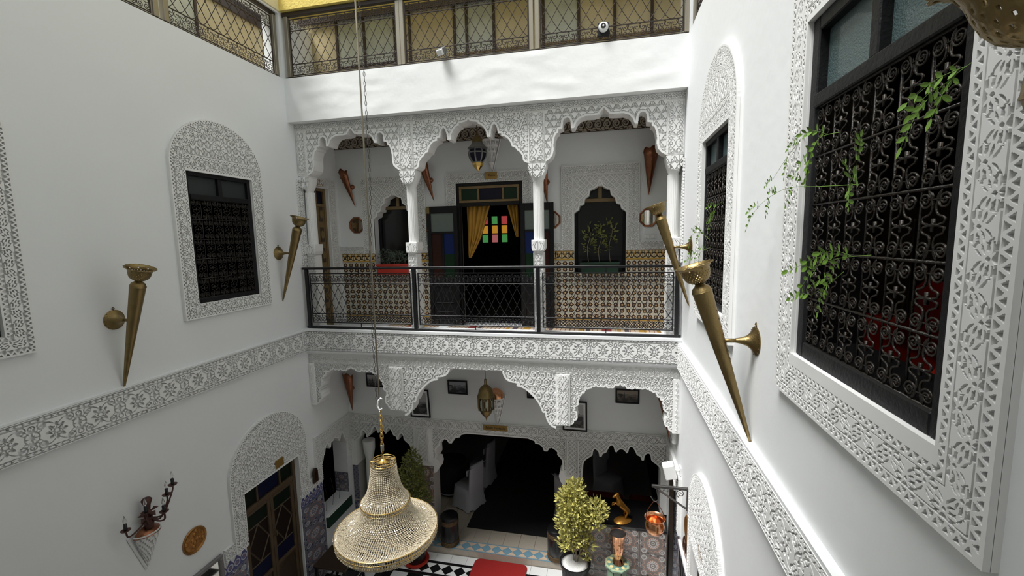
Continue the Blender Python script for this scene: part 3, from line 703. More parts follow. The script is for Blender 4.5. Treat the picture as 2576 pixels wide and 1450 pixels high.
room('west_store', XL-3, XL-.3, 4.3, 7.7, ZG, -3.0, M['dark'], 'xp'); room('east_store', XR+.3, XR+3, 3.6, 7.7, ZG, -3.0, M['dark'], 'xn')
# ------------------------------------------------------------------ arched plaster surrounds, windows with iron grilles
def band_profile(s, t, B):
    """carved band of width B measured inwards from the outer edge: chain, leaf strip, chain, plain lip"""
    c1, c2 = .05*B/.2, .155*B/.2
    H = np.ones_like(t)
    lip = .07*B
    H = np.where((t >= lip) & (t < c1), p_chain(s, t-lip, c1-lip-.002), H)
    H = np.where((t >= c1) & (t < c2), p_leaf(s, t-(c1+c2)/2, (c2-c1)/2-.006), H)
    H = np.where((t >= c2+.004) & (t < c2+.034), p_chain(s, t-c2-.004, .028), H)
    return H
def surround(o, W, zb, zs, rise, ow, oz0, oz1, cell=.008, vmax=9, vmin=-99, umin=-9, umax=9, y=-.02, mirror_base=None):
    """o: parent. local x right, z up. outer width W, bottom zb, springing zs, opening ow wide oz0..oz1"""
    a = W/2; B = a-ow/2
    def param(U, V):
        tl = a-np.abs(U); tb = V-zb
        dz = np.maximum(V-zs, 0); rr = np.sqrt((U/a)**2+(dz/rise)**2)
        ta = (1-rr)*a*(.5+.5*rise/a)
        up = V > zs
        t = np.where(up, ta, np.minimum(tl, tb))
        s = np.where(up, zs+np.arctan2(dz*a/rise, np.abs(U))*a, np.where(tl < tb, V, np.abs(U)))
        return s, t
    def h(U, V):
        s, t = param(U, V)
        H = band_profile(s, t, B)
        zt = oz1+.02
        tym = (V > zt) & (t > B-.012)
        bandv = tym & (V < zt+.17)
        H = np.where(bandv, band_profile(U, zt+.17-V, .17), H)
        fld = tym & (V >= zt+.17)
        zr = zt+.17+(zs+rise-B-zt-.17)*.52; r = np.hypot(U, V-zr); th = np.arctan2(V-zr, U)
        F = p_tulip(U, V-zt-.18)
        F = np.where(r < .105, S(np.abs(r-.096), .004)*np.where((r > .02) & (r < .085), S(np.abs(np.sin(7*th))/7*r, .0045), 1), F)
        F *= S(np.abs(V-zt-.178), .004)
        H = np.where(fld, F, H)
        return H
    def mask(U, V):
        s, t = param(U, V)
        return (t > 0) & ~((np.abs(U) < ow/2) & (V > oz0) & (V < oz1))
    # plain backing plate with the opening left free
    n = 28; arc = [(a*math.cos(PI*i/n), zs+rise*math.sin(PI*i/n)) for i in range(n+1)]
    b = MB()
    b.box(-a, -ow/2, y, 0, zb, zs).box(ow/2, a, y, 0, zb, zs)
    if oz0 > zb: b.box(-ow/2, ow/2, y, 0, zb, oz0)
    if oz1 < zs: b.box(-ow/2, ow/2, y, 0, oz1, zs)
    b.prism(arc, y, 0)
    p = b.build('plaster_surround', M['carved'], o)
    relief('carving', max(-a, umin), min(a, umax), max(zb, vmin), min(zs+rise, vmax), h, p, mask, y=y, depth=.018, cell=cell)
    return p
def spiral(cx, cz, r0, r1, a0, a1, n=14):
    return [(cx+(r0+(r1-r0)*i/n)*math.cos(a0+(a1-a0)*i/n), 0, cz+(r0+(r1-r0)*i/n)*math.sin(a0+(a1-a0)*i/n)) for i in range(n+1)]
def heart_mesh(w, h, r, mat, n=5):
    """one grille cell: spirals beside each bar, stems swelling into a heart held by a collar"""
    b = MB()
    for sx in (1, -1):
        for sz in (1, -1):
            c = (.27*w, h/2-.155*h)
            P = spiral(c[0], c[1], .004, .031, PI*4.6, PI*.62, 26)
            P += smooth_path([P[-1], (.055*w, 0, c[1]-.06*h), (.10*w, 0, .155*h), (.30*w, 0, .10*h), (.30*w, 0, .035*h), (.16*w, 0, .012*h)], 4)[1:]
            b.tube([(sx*p[0], 0, sz*p[2]) for p in P], r, n)
    b.tube([(-.2*w, 0, .0), (.2*w, 0, 0)], r*1.3, n); b.tube([(0, 0, -.09*h), (0, 0, .09*h)], r*1.6, n)
    for sz in (1, -1): b.tube([(-.44*w, 0, sz*.345*h), (.44*w, 0, sz*.345*h)], r*.8, 4)
    return b.mesh('scroll_heart', mat, smooth=True)
GW, GH, NC, NRW = .86, 1.20, 6, 5
hm = heart_mesh(GW/NC, GH/NRW, .0040, M['wrought'])
um = MB().tube([(0, 0, -GH/2), (0, 0, GH/2)], .0045, 6).mesh('upright', M['wrought'], True)
bm_ = MB().tube([(-GW/2, 0, 0), (GW/2, 0, 0)], .0065, 6).mesh('cross_bar', M['wrought'], True)
def window(name, x, y, rz, label, w, z0, z1, sur, glass, tr=.30, red=False):
    o = link(name, None, None, (x, y, 0), (0, 0, rz)); o['kind'] = 'structure'; o['label'] = label
    surround(o, **sur)
    f = .05 if w < 1.05 else .07; yb = -.012
    fb = MB()
    for a, b_, c, d in ((-w/2, -w/2+f, z0, z1), (w/2-f, w/2, z0, z1)): fb.cbox(a, b_, yb, yb+.28, c, d)
    fb.cbox(-w/2+f, w/2-f, yb, yb+.28, z0, z0+f+.01); fb.cbox(-w/2+f, w/2-f, yb, yb+.28, z1-f, z1)
    zt = z1-tr
    fb.cbox(-w/2+f, w/2-f, yb-.012, yb+.07, zt-.035, zt+.03); fb.cbox(-.03, .03, yb, yb+.07, zt+.03, z1-f)
    fr = fb.build('frame', M['blackwood'], o)
    for s in (-1, 1):
        xa, xb = sorted((s*.03, s*(w/2-f)))
        MB().box(xa, xb, yb+.045, yb+.05, zt+.03, z1-f).build('pane', glass, fr)
    # shutters standing behind the grille
    gh = zt-.035-(z0+f+.01); sx, sz = (w-2*f)/GW, gh/GH
    g = MB(); r = .008
    g.tube([(-GW/2, 0, -GH/2), (GW/2, 0, -GH/2), (GW/2, 0, GH/2), (-GW/2, 0, GH/2)], .008, 4, closed=True)
    gr = g.build('grille', M['iron'], o); gr.location = (0, yb+.015, (zt-.035+z0+f+.01)/2); gr.scale = (sx, 1, sz)
    for i in range(NRW+1): link('cross_bar', bm_, gr, (0, 0, -GH/2+GH/NRW*i))
    for i in range(NC+1): link('upright', um, gr, (-GW/2+GW/NC*i, .006, 0))
    for i in range(NC):
        for j in range(NRW): link('scroll_heart', hm, gr, (-GW/2+GW/NC*(i+.5), -.004, -GH/2+GH/NRW*(j+.5)))
    return o
L90, R90 = PI/2, -PI/2
window('window_1', XL, (HL['near'][0]+HL['near'][1])/2, L90, 'arched window at the left edge of the photo with only its carved right border showing', .96, -.735, .873,
       dict(W=1.36, zb=-.91, zs=.93, rise=.60, ow=.97, oz0=-.735, oz1=.873, umin=.35), M['frostdark'])
window('window_2', XL, 4.835, L90, 'arched window in the left wall with black grille between the two brass torches', .98, -.735, .873,
       dict(W=1.37, zb=-.91, zs=.94, rise=.60, ow=.985, oz0=-.735, oz1=.873), M['frostdark'])
window('window_3', XR, 4.49, R90, 'narrow looking arched window in the right wall behind the brass torches', 1.0, -.72, .93,
       dict(W=1.44, zb=-.92, zs=.98, rise=.66, ow=1.005, oz0=-.72, oz1=.93, cell=.007), M['frost'])
window('window_4', XR, 2.035, R90, 'large window close on the right with black scrolled grille and leafy sprigs', 1.07, -.66, 1.03,
       dict(W=1.48, zb=-.91, zs=1.25, rise=.6, ow=1.075, oz0=-.66, oz1=1.03, cell=.0042, vmax=1.55), M['frost'], tr=.40)
# things seen through the near grille, brightened by an added, unseen fill light
lp = bpy.data.lights.new('added_fill_light', 'POINT'); lp.energy = 10; lp.color = (1, .82, .6); lp.shadow_soft_size = .15; link('added_fill_light', lp, None, (2.6, 2.0, 1.1))
o = thing('armchair', 'red leather armchair inside the room behind the large right window grille', 'armchair', (1.74, 2.90, ZF))
MB().cbox(-.38, .38, -.75, .55, .15, .80, .06).build('seat', M['redlacquer'], o); MB().cbox(.26, .44, -.75, .55, .75, 1.22, .06).build('backrest', M['redlacquer'], o)
for s in (-1, 1): MB().cbox(-.36, .30, s*.65-.1-.1, s*.65-.1+.1, .3, .98, .05).build('armrest', M['redlacquer'], o)
for sx in (-.3, .3):
    for sy in (-.65, .45): MB().box(sx-.03, sx+.03, sy-.03, sy+.03, 0, .16).build('leg', M['darkwood'], o)
o = thing('cabinet', 'brown wooden cabinet in the dark room behind the large right window', 'cabinet', (2.8, 4.4, ZF))
cb_ = MB().cbox(-.2, .2, -.5, .5, 0, 1.75).build('body', M['darkwood'], o)
for s in (-1, 1):
    d_ = MB().cbox(-.225, -.2, s*.245-.23, s*.245+.23, .1, 1.65).build('door', M['darkwood'], o); MB().cbox(-.245, -.225, s*.05-.01, s*.05+.01, .8, .95, .003).build('handle', M['brass'], d_)
# ------------------------------------------------------------------ carved frames of the upper gallery
def frame_relief(name, parent, outer, inner, y, T=None, cell=.008, parts=None):
    """rectangular carved band: outer (x0,x1,z0,z1), inner opening"""
    x0, x1, z0, z1 = outer; i0, i1, j0, j1 = inner
    b = MB()
    if i0 > x0: b.box(x0, i0, y, y+.03, z0, z1)
    if x1 > i1: b.box(i1, x1, y, y+.03, z0, z1)
    if z1 > j1: b.box(i0, i1, y, y+.03, j1, z1)
    if j0 > z0: b.box(i0, i1, y, y+.03, z0, j0)
    if T is not None: b.v = [tuple(T @ Vector(p)) for p in b.v]
    o = b.build(name, M['carved'], parent)
    Bw = max(i0-x0, x1-i1, z1-j1)
    def h(U, V):
        big = 9
        tl = np.where(i0 > x0, U-x0, big); tr = np.where(x1 > i1, x1-U, big); tt = np.where(z1 > j1, z1-V, big); tb = np.where(j0 > z0, V-z0, big)
        t = np.minimum(np.minimum(tl, tr), np.minimum(tt, tb)); s = np.where(np.minimum(tl, tr) < np.minimum(tt, tb), V, U)
        return band_profile(s, t, Bw)
    relief('carving', x0, x1, z0, z1, h, o, lambda U, V: ~((U > i0) & (U < i1) & (V > j0) & (V < j1)), y=y, depth=.014, cell=cell, T=T)
    return o
trg = thing('carved_frames', 'carved stucco frames around the upper gallery door and niches', 'trim'); trg['kind'] = 'structure'; del trg['category']
YG = 7.4
frame_relief('door_frame', trg, (-2.76, -1.24, -.24, 1.12), (-2.59, -1.40, -9, .95), YG-.02)
for cx in (NR, NL):
    frame_relief('niche_frame', trg, (cx-.625, cx+.625, -.25, 1.135), (cx-.445, cx+.445, -9, .965), YG-.02)
for x0, x1 in ((XL, NL-.625), (NL+.625, -2.76), (-1.24, NR-.625), (NR+.625, XR)):
    if x1-x0 > .05: frame_relief('carved_band', trg, (x0, x1, -.25, -.11), (x0, x1, -9, -.25), YG-.02)
NICHE = [(0, .88), (.04, .79), (.09, .76), (.16, .735), (.175, .65), (.24, .60), (.26, .51), (.325, .49), (.345, .42), (.40, .385), (.42, .36)]
for cx in (NR, NL):
    ln = [(cx-x, z) for x, z in reversed(NICHE)]+[(cx+x, z) for x, z in NICHE[1:]]
    arch_panel('niche_spandrel', ln, .965, lambda u, v: p_lattice(u-cx, v, .075), YG-.005, .2, trg, rim=.025, depth=.012)
    MB().box(cx-.445, cx-.42, YG-.005, YG+.02, -.25, .965).box(cx+.42, cx+.445, YG-.005, YG+.02, -.25, .965).build('reveal', M['carved'], trg)
# glazed tile dado of the gallery
dad = thing('tile_dado', 'star patterned glazed tile dado along the gallery wall', 'dado'); dad['kind'] = 'structure'; del dad['category']
tS = MB().cbox(-.0985, .0985, -.008, 0, -.0985, .0985, .002).mesh('tile', M['startile'])
tB = MB().cbox(-.0985, .0985, -.010, 0, -.078, .078, .002).mesh('border_tile', M['bordertile'])
tC = MB().cbox(-.0985, .0985, -.008, 0, -.068, .068, .002).mesh('foot_tile', M['cheqtile'])
segs = [(XL+.02, NL-NHW, 1), (NL-NHW, NL+NHW, 0), (NL+NHW, -2.62, 1), (-1.38, NR-NHW, 1), (NR-NHW, NR+NHW, 0), (NR+NHW, XR, 1)]
for x0, x1, full in segs:
    n = max(1, round((x1-x0)/.2)); st = (x1-x0)/n
    for i in range(n):
        xx = x0+st*(i+.5); sxx = st/.2
        rows = [-.515-.2*k for k in range(5)]
        for k, zz in enumerate(rows):
            if not full and k == 0: continue
            if not full and k == 1: pass
            link('tile', tS, dad, (xx, YG-.001, zz)).scale = (sxx, 1, 1)
        if full: link('border_tile', tB, dad, (xx, YG-.001, -.333)).scale = (sxx, 1, 1)
        link('foot_tile', tC, dad, (xx, YG-.001, -1.487)).scale = (sxx, 1, 1)
# gallery doorway of the salon
def pane(b0, mat, parent, name='pane'): return MB().box(*b0).build(name, mat, parent)
d1 = link('door_1', None); d1['kind'] = 'structure'; d1['label'] = 'black double door of the upper salon standing open with coloured glass'
fb = MB().cbox(-2.59, -2.53, 7.38, 7.5, ZF, .95).cbox(-1.46, -1.40, 7.38, 7.5, ZF, .95).cbox(-2.53, -1.46, 7.38, 7.5, .89, .95).cbox(-2.53, -1.46, 7.38, 7.5, .55, .61)
fb.build('door_frame', M['blackwood'], d1)
tf = MB().cbox(-2.53, -1.46, 7.37, 7.43, .845, .89).cbox(-2.53, -1.46, 7.37, 7.43, .61, .65).cbox(-2.53, -2.49, 7.37, 7.43, .65, .845).cbox(-1.50, -1.46, 7.37, 7.43, .65, .845).cbox(-2.20, -2.165, 7.37, 7.43, .65, .845).cbox(-1.76, -1.725, 7.37, 7.43, .65, .845).build('transom_frame', M['goldwood'], d1)
for a, b_, mt in ((-2.49, -2.20, 'glassgreen'), (-2.165, -1.76, 'glassnavy'), (-1.725, -1.50, 'glassgreen')): pane((a, b_, 7.40, 7.41, .65, .845), M[mt], tf)
for s in (-1, 1):
    hx = -2.56 if s < 0 else -1.43
    lf = MB(); Wd = .56
    def lx(a): return hx+s*a
    def cb2(a0, a1, z0, z1, y0=7.30, y1=7.345):
        x0, x1 = sorted((lx(a0), lx(a1))); lf.cbox(x0, x1, y0, y1, z0, z1, .004)
    cb2(0, .07, ZF+.02, .56); cb2(Wd-.07, Wd, ZF+.02, .56); cb2(.07, Wd-.07, .44, .56); cb2(.07, Wd-.07, ZF+.02, ZF+.12); cb2(.07, Wd-.07, .08, .12); cb2(.07, Wd-.07, -.75, -.70); cb2(Wd/2-.02, Wd/2+.02, -.70, .08)
    cb2(.07, Wd-.07, -1.45, -.75, 7.315, 7.335)
    leaf = lf.build('door_leaf', M['blackwood'], d1)
    def pn(a0, a1, z0, z1, mt):
        x0, x1 = sorted((lx(a0), lx(a1))); pane((x0, x1, 7.32, 7.326, z0, z1), M[mt], leaf)
    pn(.07, Wd-.07, .12, .44, 'glassclear'); pn(.07, Wd/2-.02, -.28, .08, 'glassblue'); pn(Wd/2+.02, Wd-.07, -.28, .08, 'glassbrown'); pn(.07, Wd/2-.02, -.70, -.28, 'glassgreen'); pn(Wd/2+.02, Wd-.07, -.70, -.28, 'glassbrown')
    for zz in (-.85, -1.15, -1.32):
        x0, x1 = sorted((lx(.12), lx(Wd-.12))); MB().cbox(x0, x1, 7.305, 7.316, zz-.008, zz+.008, .002).build('moulding', M['blackgloss'], leaf)
    for k in range(4):   # crossed laths on the lower panel
        xa, xb = lx(.13+.075*k), lx(.20+.075*k); MB().tube([(xa, 7.312, -1.12), (xb, 7.312, -.88)], .005, 4).build('lath', M['blackgloss'], leaf)
    if s < 0: MB().cbox(lx(Wd-.05), lx(Wd-.01), 7.285, 7.30, .44, .55, .003).build('latch', M['brass'], leaf)
wn = link('window_5', None); wn['kind'] = 'structure'; wn['label'] = 'small stained glass window glowing at the back of the upper salon'
cols = [('stainred', 'staingreen', 'stainred'), ('stainamber', 'stainamber', 'stainamber'), ('staingreen', 'stainpink', 'staingreen')]
MB().box(-3.35, -2.4, 11.1, 11.15, -.25, .65).build('frame', M['blackwood'], wn)
for j, rw in enumerate(cols):
    for i, mt in enumerate(rw):
        x0 = -3.19+.26*i; z0 = .34-.235*j; MB().cbox(x0, x0+.145, 11.07, 11.1, z0, z0+.20, .004).build('pane', M[mt], wn)
def curtain(label, edge, y, folds, ph):
    """edge: [(z, x_left, x_right)...] from the rail down; gathered cloth with folds"""
    b = MB(); m_ = folds*6; V = []; E = []
    for k in range(len(edge)-1):
        for q in range(5): t = q/5; E.append([edge[k][i]*(1-t)+edge[k+1][i]*t for i in range(3)])
    E.append(list(edge[-1]))
    for j, (z, xa, xb) in enumerate(E):
        for i in range(m_+1):
            f = i/m_; V.append((xa+(xb-xa)*f, y+.022*math.sin(f*folds*2*PI+ph)+.012*math.sin(f*17+j*.3), z))
    b.add(V, [(j*(m_+1)+i, j*(m_+1)+i+1, (j+1)*(m_+1)+i+1, (j+1)*(m_+1)+i) for j in range(len(E)-1) for i in range(m_)])
    o = b.build('curtain', M['yellowcloth'], None, True); o.modifiers.new('t', 'SOLIDIFY').thickness = .006
    return prop(o, label, 'curtain')
curtain('mustard curtain swept back to the left jamb of the upper salon doorway', [(.58, -2.47, -2.03), (.35, -2.47, -2.10), (.0, -2.46, -2.22), (-.28, -2.46, -2.37), (-.36, -2.46, -2.41)], 7.60, 5, 0)
curtain('narrow mustard curtain at the right jamb of the upper salon doorway', [(.58, -1.74, -1.53), (.3, -1.66, -1.53), (.0, -1.57, -1.53)], 7.60, 3, 1)
# doors of the niches (dark windows) and of the gallery ends
for k, (cx, lab) in enumerate(((NL, 'dark niche window behind the red planter'), (NR, 'dark niche window behind the green planter'))):
    o = link('window_%d' % (6+k), None); o['kind'] = 'structure'; o['label'] = lab
    f = MB().cbox(cx-.42, cx-.37, 7.56, 7.62, -.66, .85).cbox(cx+.37, cx+.42, 7.56, 7.62, -.66, .85).cbox(cx-.37, cx+.37, 7.56, 7.62, -.66, -.60).build('frame', M['blackwood'], o)
    MB().cbox(cx-.37, cx+.37, 7.55, 7.61, .55, .61).cbox(cx-.03, cx+.03, 7.55, 7.61, .61, .88).build('transom_frame', M['goldwood'], f)
    MB().box(cx-.37, cx+.37, 7.60, 7.61, -.60, .88).build('pane', M['darkpane'], f)
def wood_door(name, label, T, x0, x1, z0, z1, mat, panels):
    o = link(name, None, None); o.matrix_world = T; o['kind'] = 'structure'; o['label'] = label
    w_ = x1-x0; tz = z1-.27
    fr = MB().cbox(x0, x0+.05, .06, .14, z0, z1).cbox(x1-.05, x1, .06, .14, z0, z1).cbox(x0+.05, x1-.05, .06, .14, z1-.05, z1).cbox(x0+.05, x1-.05, .06, .14, tz-.05, tz).cbox(x0+w_/2-.015, x0+w_/2+.015, .07, .13, tz, z1-.05).build('door_frame', mat, o)
    for s in (0, 1): pane((x0+.05 if s == 0 else x0+w_/2+.015, x0+w_/2-.015 if s == 0 else x1-.05, .10, .106, tz, z1-.05), M['glassnavy'], fr)
    for s in (0, 1):
        a0 = x0+.05 if s == 0 else x0+w_/2; a1 = x0+w_/2 if s == 0 else x1-.05
        lf = MB().cbox(a0+.003, a1-.003, .075, .115, z0+.01, tz-.05).build('door_leaf', mat, o)
        for k in range(panels):
            zc = z0+.22+(tz-.1-z0-.3)*k/(panels-1); c = (a0+a1)/2; hw = (a1-a0)/2-.05
            q = MB().cbox(c-hw, c+hw, .066, .076, zc-.13, zc+.13, .004).build('panel', M['darkwood'], lf)
            MB().lathe([(.05, 0), (.05, .006), (.035, .008), (.03, .004), (.0, .006)], 8, T=Tm((c, .067, zc), (1, 0, 0), (0, 0, 1), (0, -1, 0)) @ Matrix.Diagonal((.9, 1.5, 1, 1))).build('rosette', M['goldwood'], q)
        if s == 0: MB().tube([(a1-.02, .075, (z0+tz)/2-.06), (a1-.02, .045, (z0+tz)/2-.04), (a1-.02, .045, (z0+tz)/2+.04), (a1-.02, .075, (z0+tz)/2+.06)], .006, 6).build('handle', M['brass'], lf)
    return o
wood_door('door_2', 'carved ochre wood door at the left end of the upper gallery', TL, 6.62, 7.12, ZF, .93, M['goldwood'], 6)
frame_relief('door_frame', trg, (6.50, 7.28, ZF, 1.09), (6.60, 7.13, -9, .95), -.02, T=TL)
wood_door('door_3', 'dark door at the right end of the upper gallery behind the last column', TR, -7.15, -6.62, ZF, .93, M['darkwood'], 6)
frame_relief('door_frame', trg, (-7.3, -6.5, ZF, 1.09), (-7.15, -6.62, -9, .95), -.02, T=TR)
for yy, T_, s in ((6.36, TL, 1), (6.36, TR, -1)):
    c_ = yy*s; frame_relief('carved_strip', trg, (min(c_-.08*1, c_+.05), max(c_-.08, c_+.05), -.45, 1.06), (9, 9.1, -9, 9), -.015, T=T_) if False else relief('carved_strip', c_-.07, c_+.07, -.40, 1.0, lambda u, v: band_profile(v, .085-np.abs(u-c_), .17), trg, y=-.004, depth=.012, T=T_)
# ------------------------------------------------------------------ lower left door with arched surround
o = link('door_4', None, None, (XL, 5.245, 0), (0, 0, L90)); o['kind'] = 'structure'; o['label'] = 'dark glazed double door under a carved arch in the lower left wall'
surround(o, W=1.50, zb=-4.20, zs=-3.22, rise=.68, ow=1.09, oz0=-4.3, oz1=-3.45)
hw, zt, z0 = .545, -3.45, ZG
fr = MB().cbox(-hw, -hw+.06, .04, .12, z0, zt).cbox(hw-.06, hw, .04, .12, z0, zt).cbox(-hw+.06, hw-.06, .04, .12, zt-.05, zt).cbox(-hw+.06, hw-.06, .04, .12, zt-.38, zt-.31).cbox(-.24, -.21, .05, .11, zt-.31, zt-.05).cbox(.21, .24, .05, .11, zt-.31, zt-.05).build('door_frame', M['midwood'], o)
for a, b_, mt in ((-hw+.06, -.24, 'doorgreen'), (-.21, .21, 'doorblue'), (.24, hw-.06, 'doorgreen')): pane((a, b_, .08, .086, zt-.31, zt-.05), M[mt], fr)
for s in (-1, 1):
    a0, a1 = (-hw+.06, -.004) if s < 0 else (.004, hw-.06); f = .055; zt2 = zt-.385; zm = -4.95
    lf = MB().cbox(a0, a0+f, .055, .105, z0+.02, zt2).cbox(a1-f, a1, .055, .105, z0+.02, zt2).cbox(a0+f, a1-f, .055, .105, zt2-f, zt2).cbox(a0+f, a1-f, .055, .105, zm-f, zm).cbox(a0+f, a1-f, .055, .105, z0+.02, z0+.12)
    i0, i1 = a0+f, a1-f; wd = i1-i0; zq = zt2-f-.22; zr_ = zm+.24
    for (xa, za), (xb, zb) in (((i0, zq), (i1, zq)), ((i0, zr_), (i1, zr_)), ((i0+wd/2, zq), (i0, (zq+zr_)/2)), ((i0+wd/2, zq), (i1, (zq+zr_)/2)), ((i0+wd/2, zr_), (i0, (zq+zr_)/2)), ((i0+wd/2, zr_), (i1, (zq+zr_)/2))):
        lf.tube([(xa, .08, za), (xb, .08, zb)], .011, 4)
    leaf = lf.build('door_leaf', M['midwood'], o)
    pane((i0, i1, .083, .088, zq, zt2-f), M['doorgreen'], leaf); pane((i0, i1, .083, .088, zr_, zq), M['doorbrown'], leaf); pane((i0, i1, .083, .088, zm, zr_), M['doorblue'], leaf)
    MB().cbox(i0, i1, .08, .1, z0+.12, zm-f).build('panel', M['darkwood'], leaf)
    if s > 0: MB().tube([(a0+.03, .055, -4.5), (a0+.03, .02, -4.48), (a0+.03, .02, -4.40), (a0+.03, .055, -4.38)], .007, 6).build('handle', M['brass'], leaf)
# dado and carved strip of the lower left wall
ld = thing('tile_dado', 'blue printed tile dado low on the left wall', 'dado'); ld['kind'] = 'structure'; del ld['category']
tF = MB().cbox(-.1985, .1985, -.008, 0, -.1985, .1985, .003).mesh('tile', M['bluefloral'])
tM = MB().cbox(-.1635, .1635, -.009, 0, -.098, .098, .002).mesh('merlon_tile', M['merlon'])
for y0, y1 in ((3.0, 4.69), (5.80, 6.37)):
    n = round((y1-y0)/.4); st = (y1-y0)/n
    for i in range(n):
        for k in range(4): link('tile', tF, ld, (XL+.001, y0+st*(i+.5), -4.405-.2-.4*k), (0, 0, L90)).scale = (st/.4, 1, 1)
    n = round((y1-y0)/.33); st = (y1-y0)/n
    for i in range(n): link('merlon_tile', tM, ld, (XL+.001, y0+st*(i+.5), -4.305), (0, 0, L90)).scale = (st/.33, 1, 1)
for y0, y1 in ((4.34, 4.50), (5.98, 6.36)):
    relief('carved_strip', y0, y1, -4.20, -4.02, lambda u, v: band_profile(u, v+4.20, .18), ld, y=-.012, depth=.014, T=TL)
    b = MB().box(y0, y1, -.012, 0, -4.2, -4.02); b.v = [tuple(TL @ Vector(p)) for p in b.v]; b.build('strip_backing', M['carved'], ld)
# arched opening of the lower gallery in the left wall
lo = thing('side_arch', 'carved stucco arch of the lower gallery in the left wall above a planter', 'arch'); lo['kind'] = 'structure'; del lo['category']
lo.matrix_world = TL
frame_relief('arch_frame', lo, (6.20, 7.28, -4.18, -3.345), (6.36, 7.16, -9, -3.50), -.02)
hfl = [(0, -3.60), (.04, -3.64), (.10, -3.65), (.12, -3.72), (.15, -3.74), (.19, -3.66), (.23, -3.60), (.27, -3.66), (.30, -3.76), (.33, -3.78), (.36, -3.86), (.39, -3.90)]
ln = [(6.76-x, z) for x, z in reversed(hfl)]+[(6.76+x, z) for x, z in hfl[1:]]
arch_panel('arch_spandrel', ln, -3.45, lambda u, v: p_swirl(u, v, .08), -.012, .2, lo, rim=.018, depth=.012, cell=.007)
for zz_ in (-4.60, -4.80): link('jamb_tile', tF, wl, (XL-.15, 7.139, zz_)).scale = (.74, 1, .49)
for k in range(7): link('jamb_tile', tF, wr, (XR+.19, 7.139, -3.75-.34*k)).scale = (.54, 1, .84)
ro = thing('side_arch', 'arched opening of the lower gallery in the right wall seen edge on', 'arch'); ro['kind'] = 'structure'; del ro['category']
ro.matrix_world = TR
frame_relief('arch_frame', ro, (-7.28, -5.94, -4.18, -3.345), (-7.14, -6.08, -9, -3.55), -.02)
ln2 = [(-6.61+(x-6.76)*1.36, z-.05) for x, z in ln]
arch_panel('arch_spandrel', ln2, -3.5, lambda u, v: p_swirl(u, v, .08), -.012, .2, ro, rim=.018, depth=.012, cell=.007)
MB().cbox(-7.135, -7.06, .004, .075, ZG, -3.6).build('door_post', M['darkwood'], ro)
rd = thing('tile_dado', 'dark printed tile dado low on the right wall', 'dado'); rd['kind'] = 'structure'; del rd['category']
for i in range(3):
    for k in range(4): link('tile', tF, rd, (XR-.001, 5.07+.4*i, -4.405-.2-.4*k), (0, 0, R90))
# ------------------------------------------------------------------ lower right door with arched surround
o = link('door_5', None, None, (XR, 4.48, 0), (0, 0, R90)); o['kind'] = 'structure'; o['label'] = 'arched doorway low in the right wall with dark wooden door leaves'
surround(o, W=1.50, zb=-4.20, zs=-3.22, rise=.66, ow=1.06, oz0=-4.3, oz1=-3.60)
MB().cbox(-.53, -.47, .03, .12, ZG, -3.60).cbox(.47, .53, .03, .12, ZG, -3.60).cbox(-.47, .47, .03, .12, -3.66, -3.60).build('door_frame', M['darkwood'], o)
for s in (-1, 1):
    x0, x1 = sorted((s*.004, s*.47)); lf = MB().cbox(x0, x1, .05, .09, ZG+.02, -3.66).build('door_leaf', M['darkwood'], o)
    for k in range(4): MB().cbox(x0+.06, x1-.06, .038, .05, -5.75+.53*k, -5.32+.53*k).build('panel', M['goldwood'], lf)
# ------------------------------------------------------------------ wrought iron
def scroll_unit(p, h, r, mat, n=5):
    """one S pair of a scroll band: two volutes above, two below, joined by ogee stems"""
    b = MB()
    for sx in (1, -1):
        top = spiral(.24*p, h*.20, .006, h*.235, PI*3.0, PI*.75, 16)
        st = smooth_path([top[-1], (.06*p, 0, h*.44), (0, 0, h*.49)], 3)[1:]
        b.tube([(sx*q[0], 0, q[2]) for q in top+st], r, n)
        bot = spiral(.24*p, -h*.22, .006, h*.235, -PI*3.0, PI*.12, 16)
        st2 = smooth_path([bot[-1], (.50*p, 0, h*.02), (.5*p, 0, h*.10), (.40*p, 0, h*.34)], 3)[1:]
        b.tube([(sx*q[0], 0, q[2]) for q in bot+st2], r, n)
    return b.mesh('scroll', mat, True)
def lattice_wires(x0, x1, z0, z1, p, r, mat, parent, y=0, half=2.5):
    """continuous wires zigzagging between rounded ends"""
    Hh = z1-z0; hp = half*p; per = 2*hp; k = 0; n = int(round(2*half))
    for i in range(n):
        b = MB(); runs = []; cur = []
        N = int((x1-x0+1e-9)/(p/10))
        for j in range(N+1):
            x = x0+(x1-x0)*j/N; f = ((x-x0-i*p)/hp) % 2
            t = f if f < 1 else 2-f
            tt = .5+math.asin(.84*math.sin(PI*(t-.5)))/(2*math.asin(.84))   # rounded peaks
            cur.append((x, y+(.003 if f < 1 else -.003), z0+Hh*min(max(tt, 0), 1)))
        b.tube(cur, r, 5); b.build('lattice_wire', mat, parent, True)
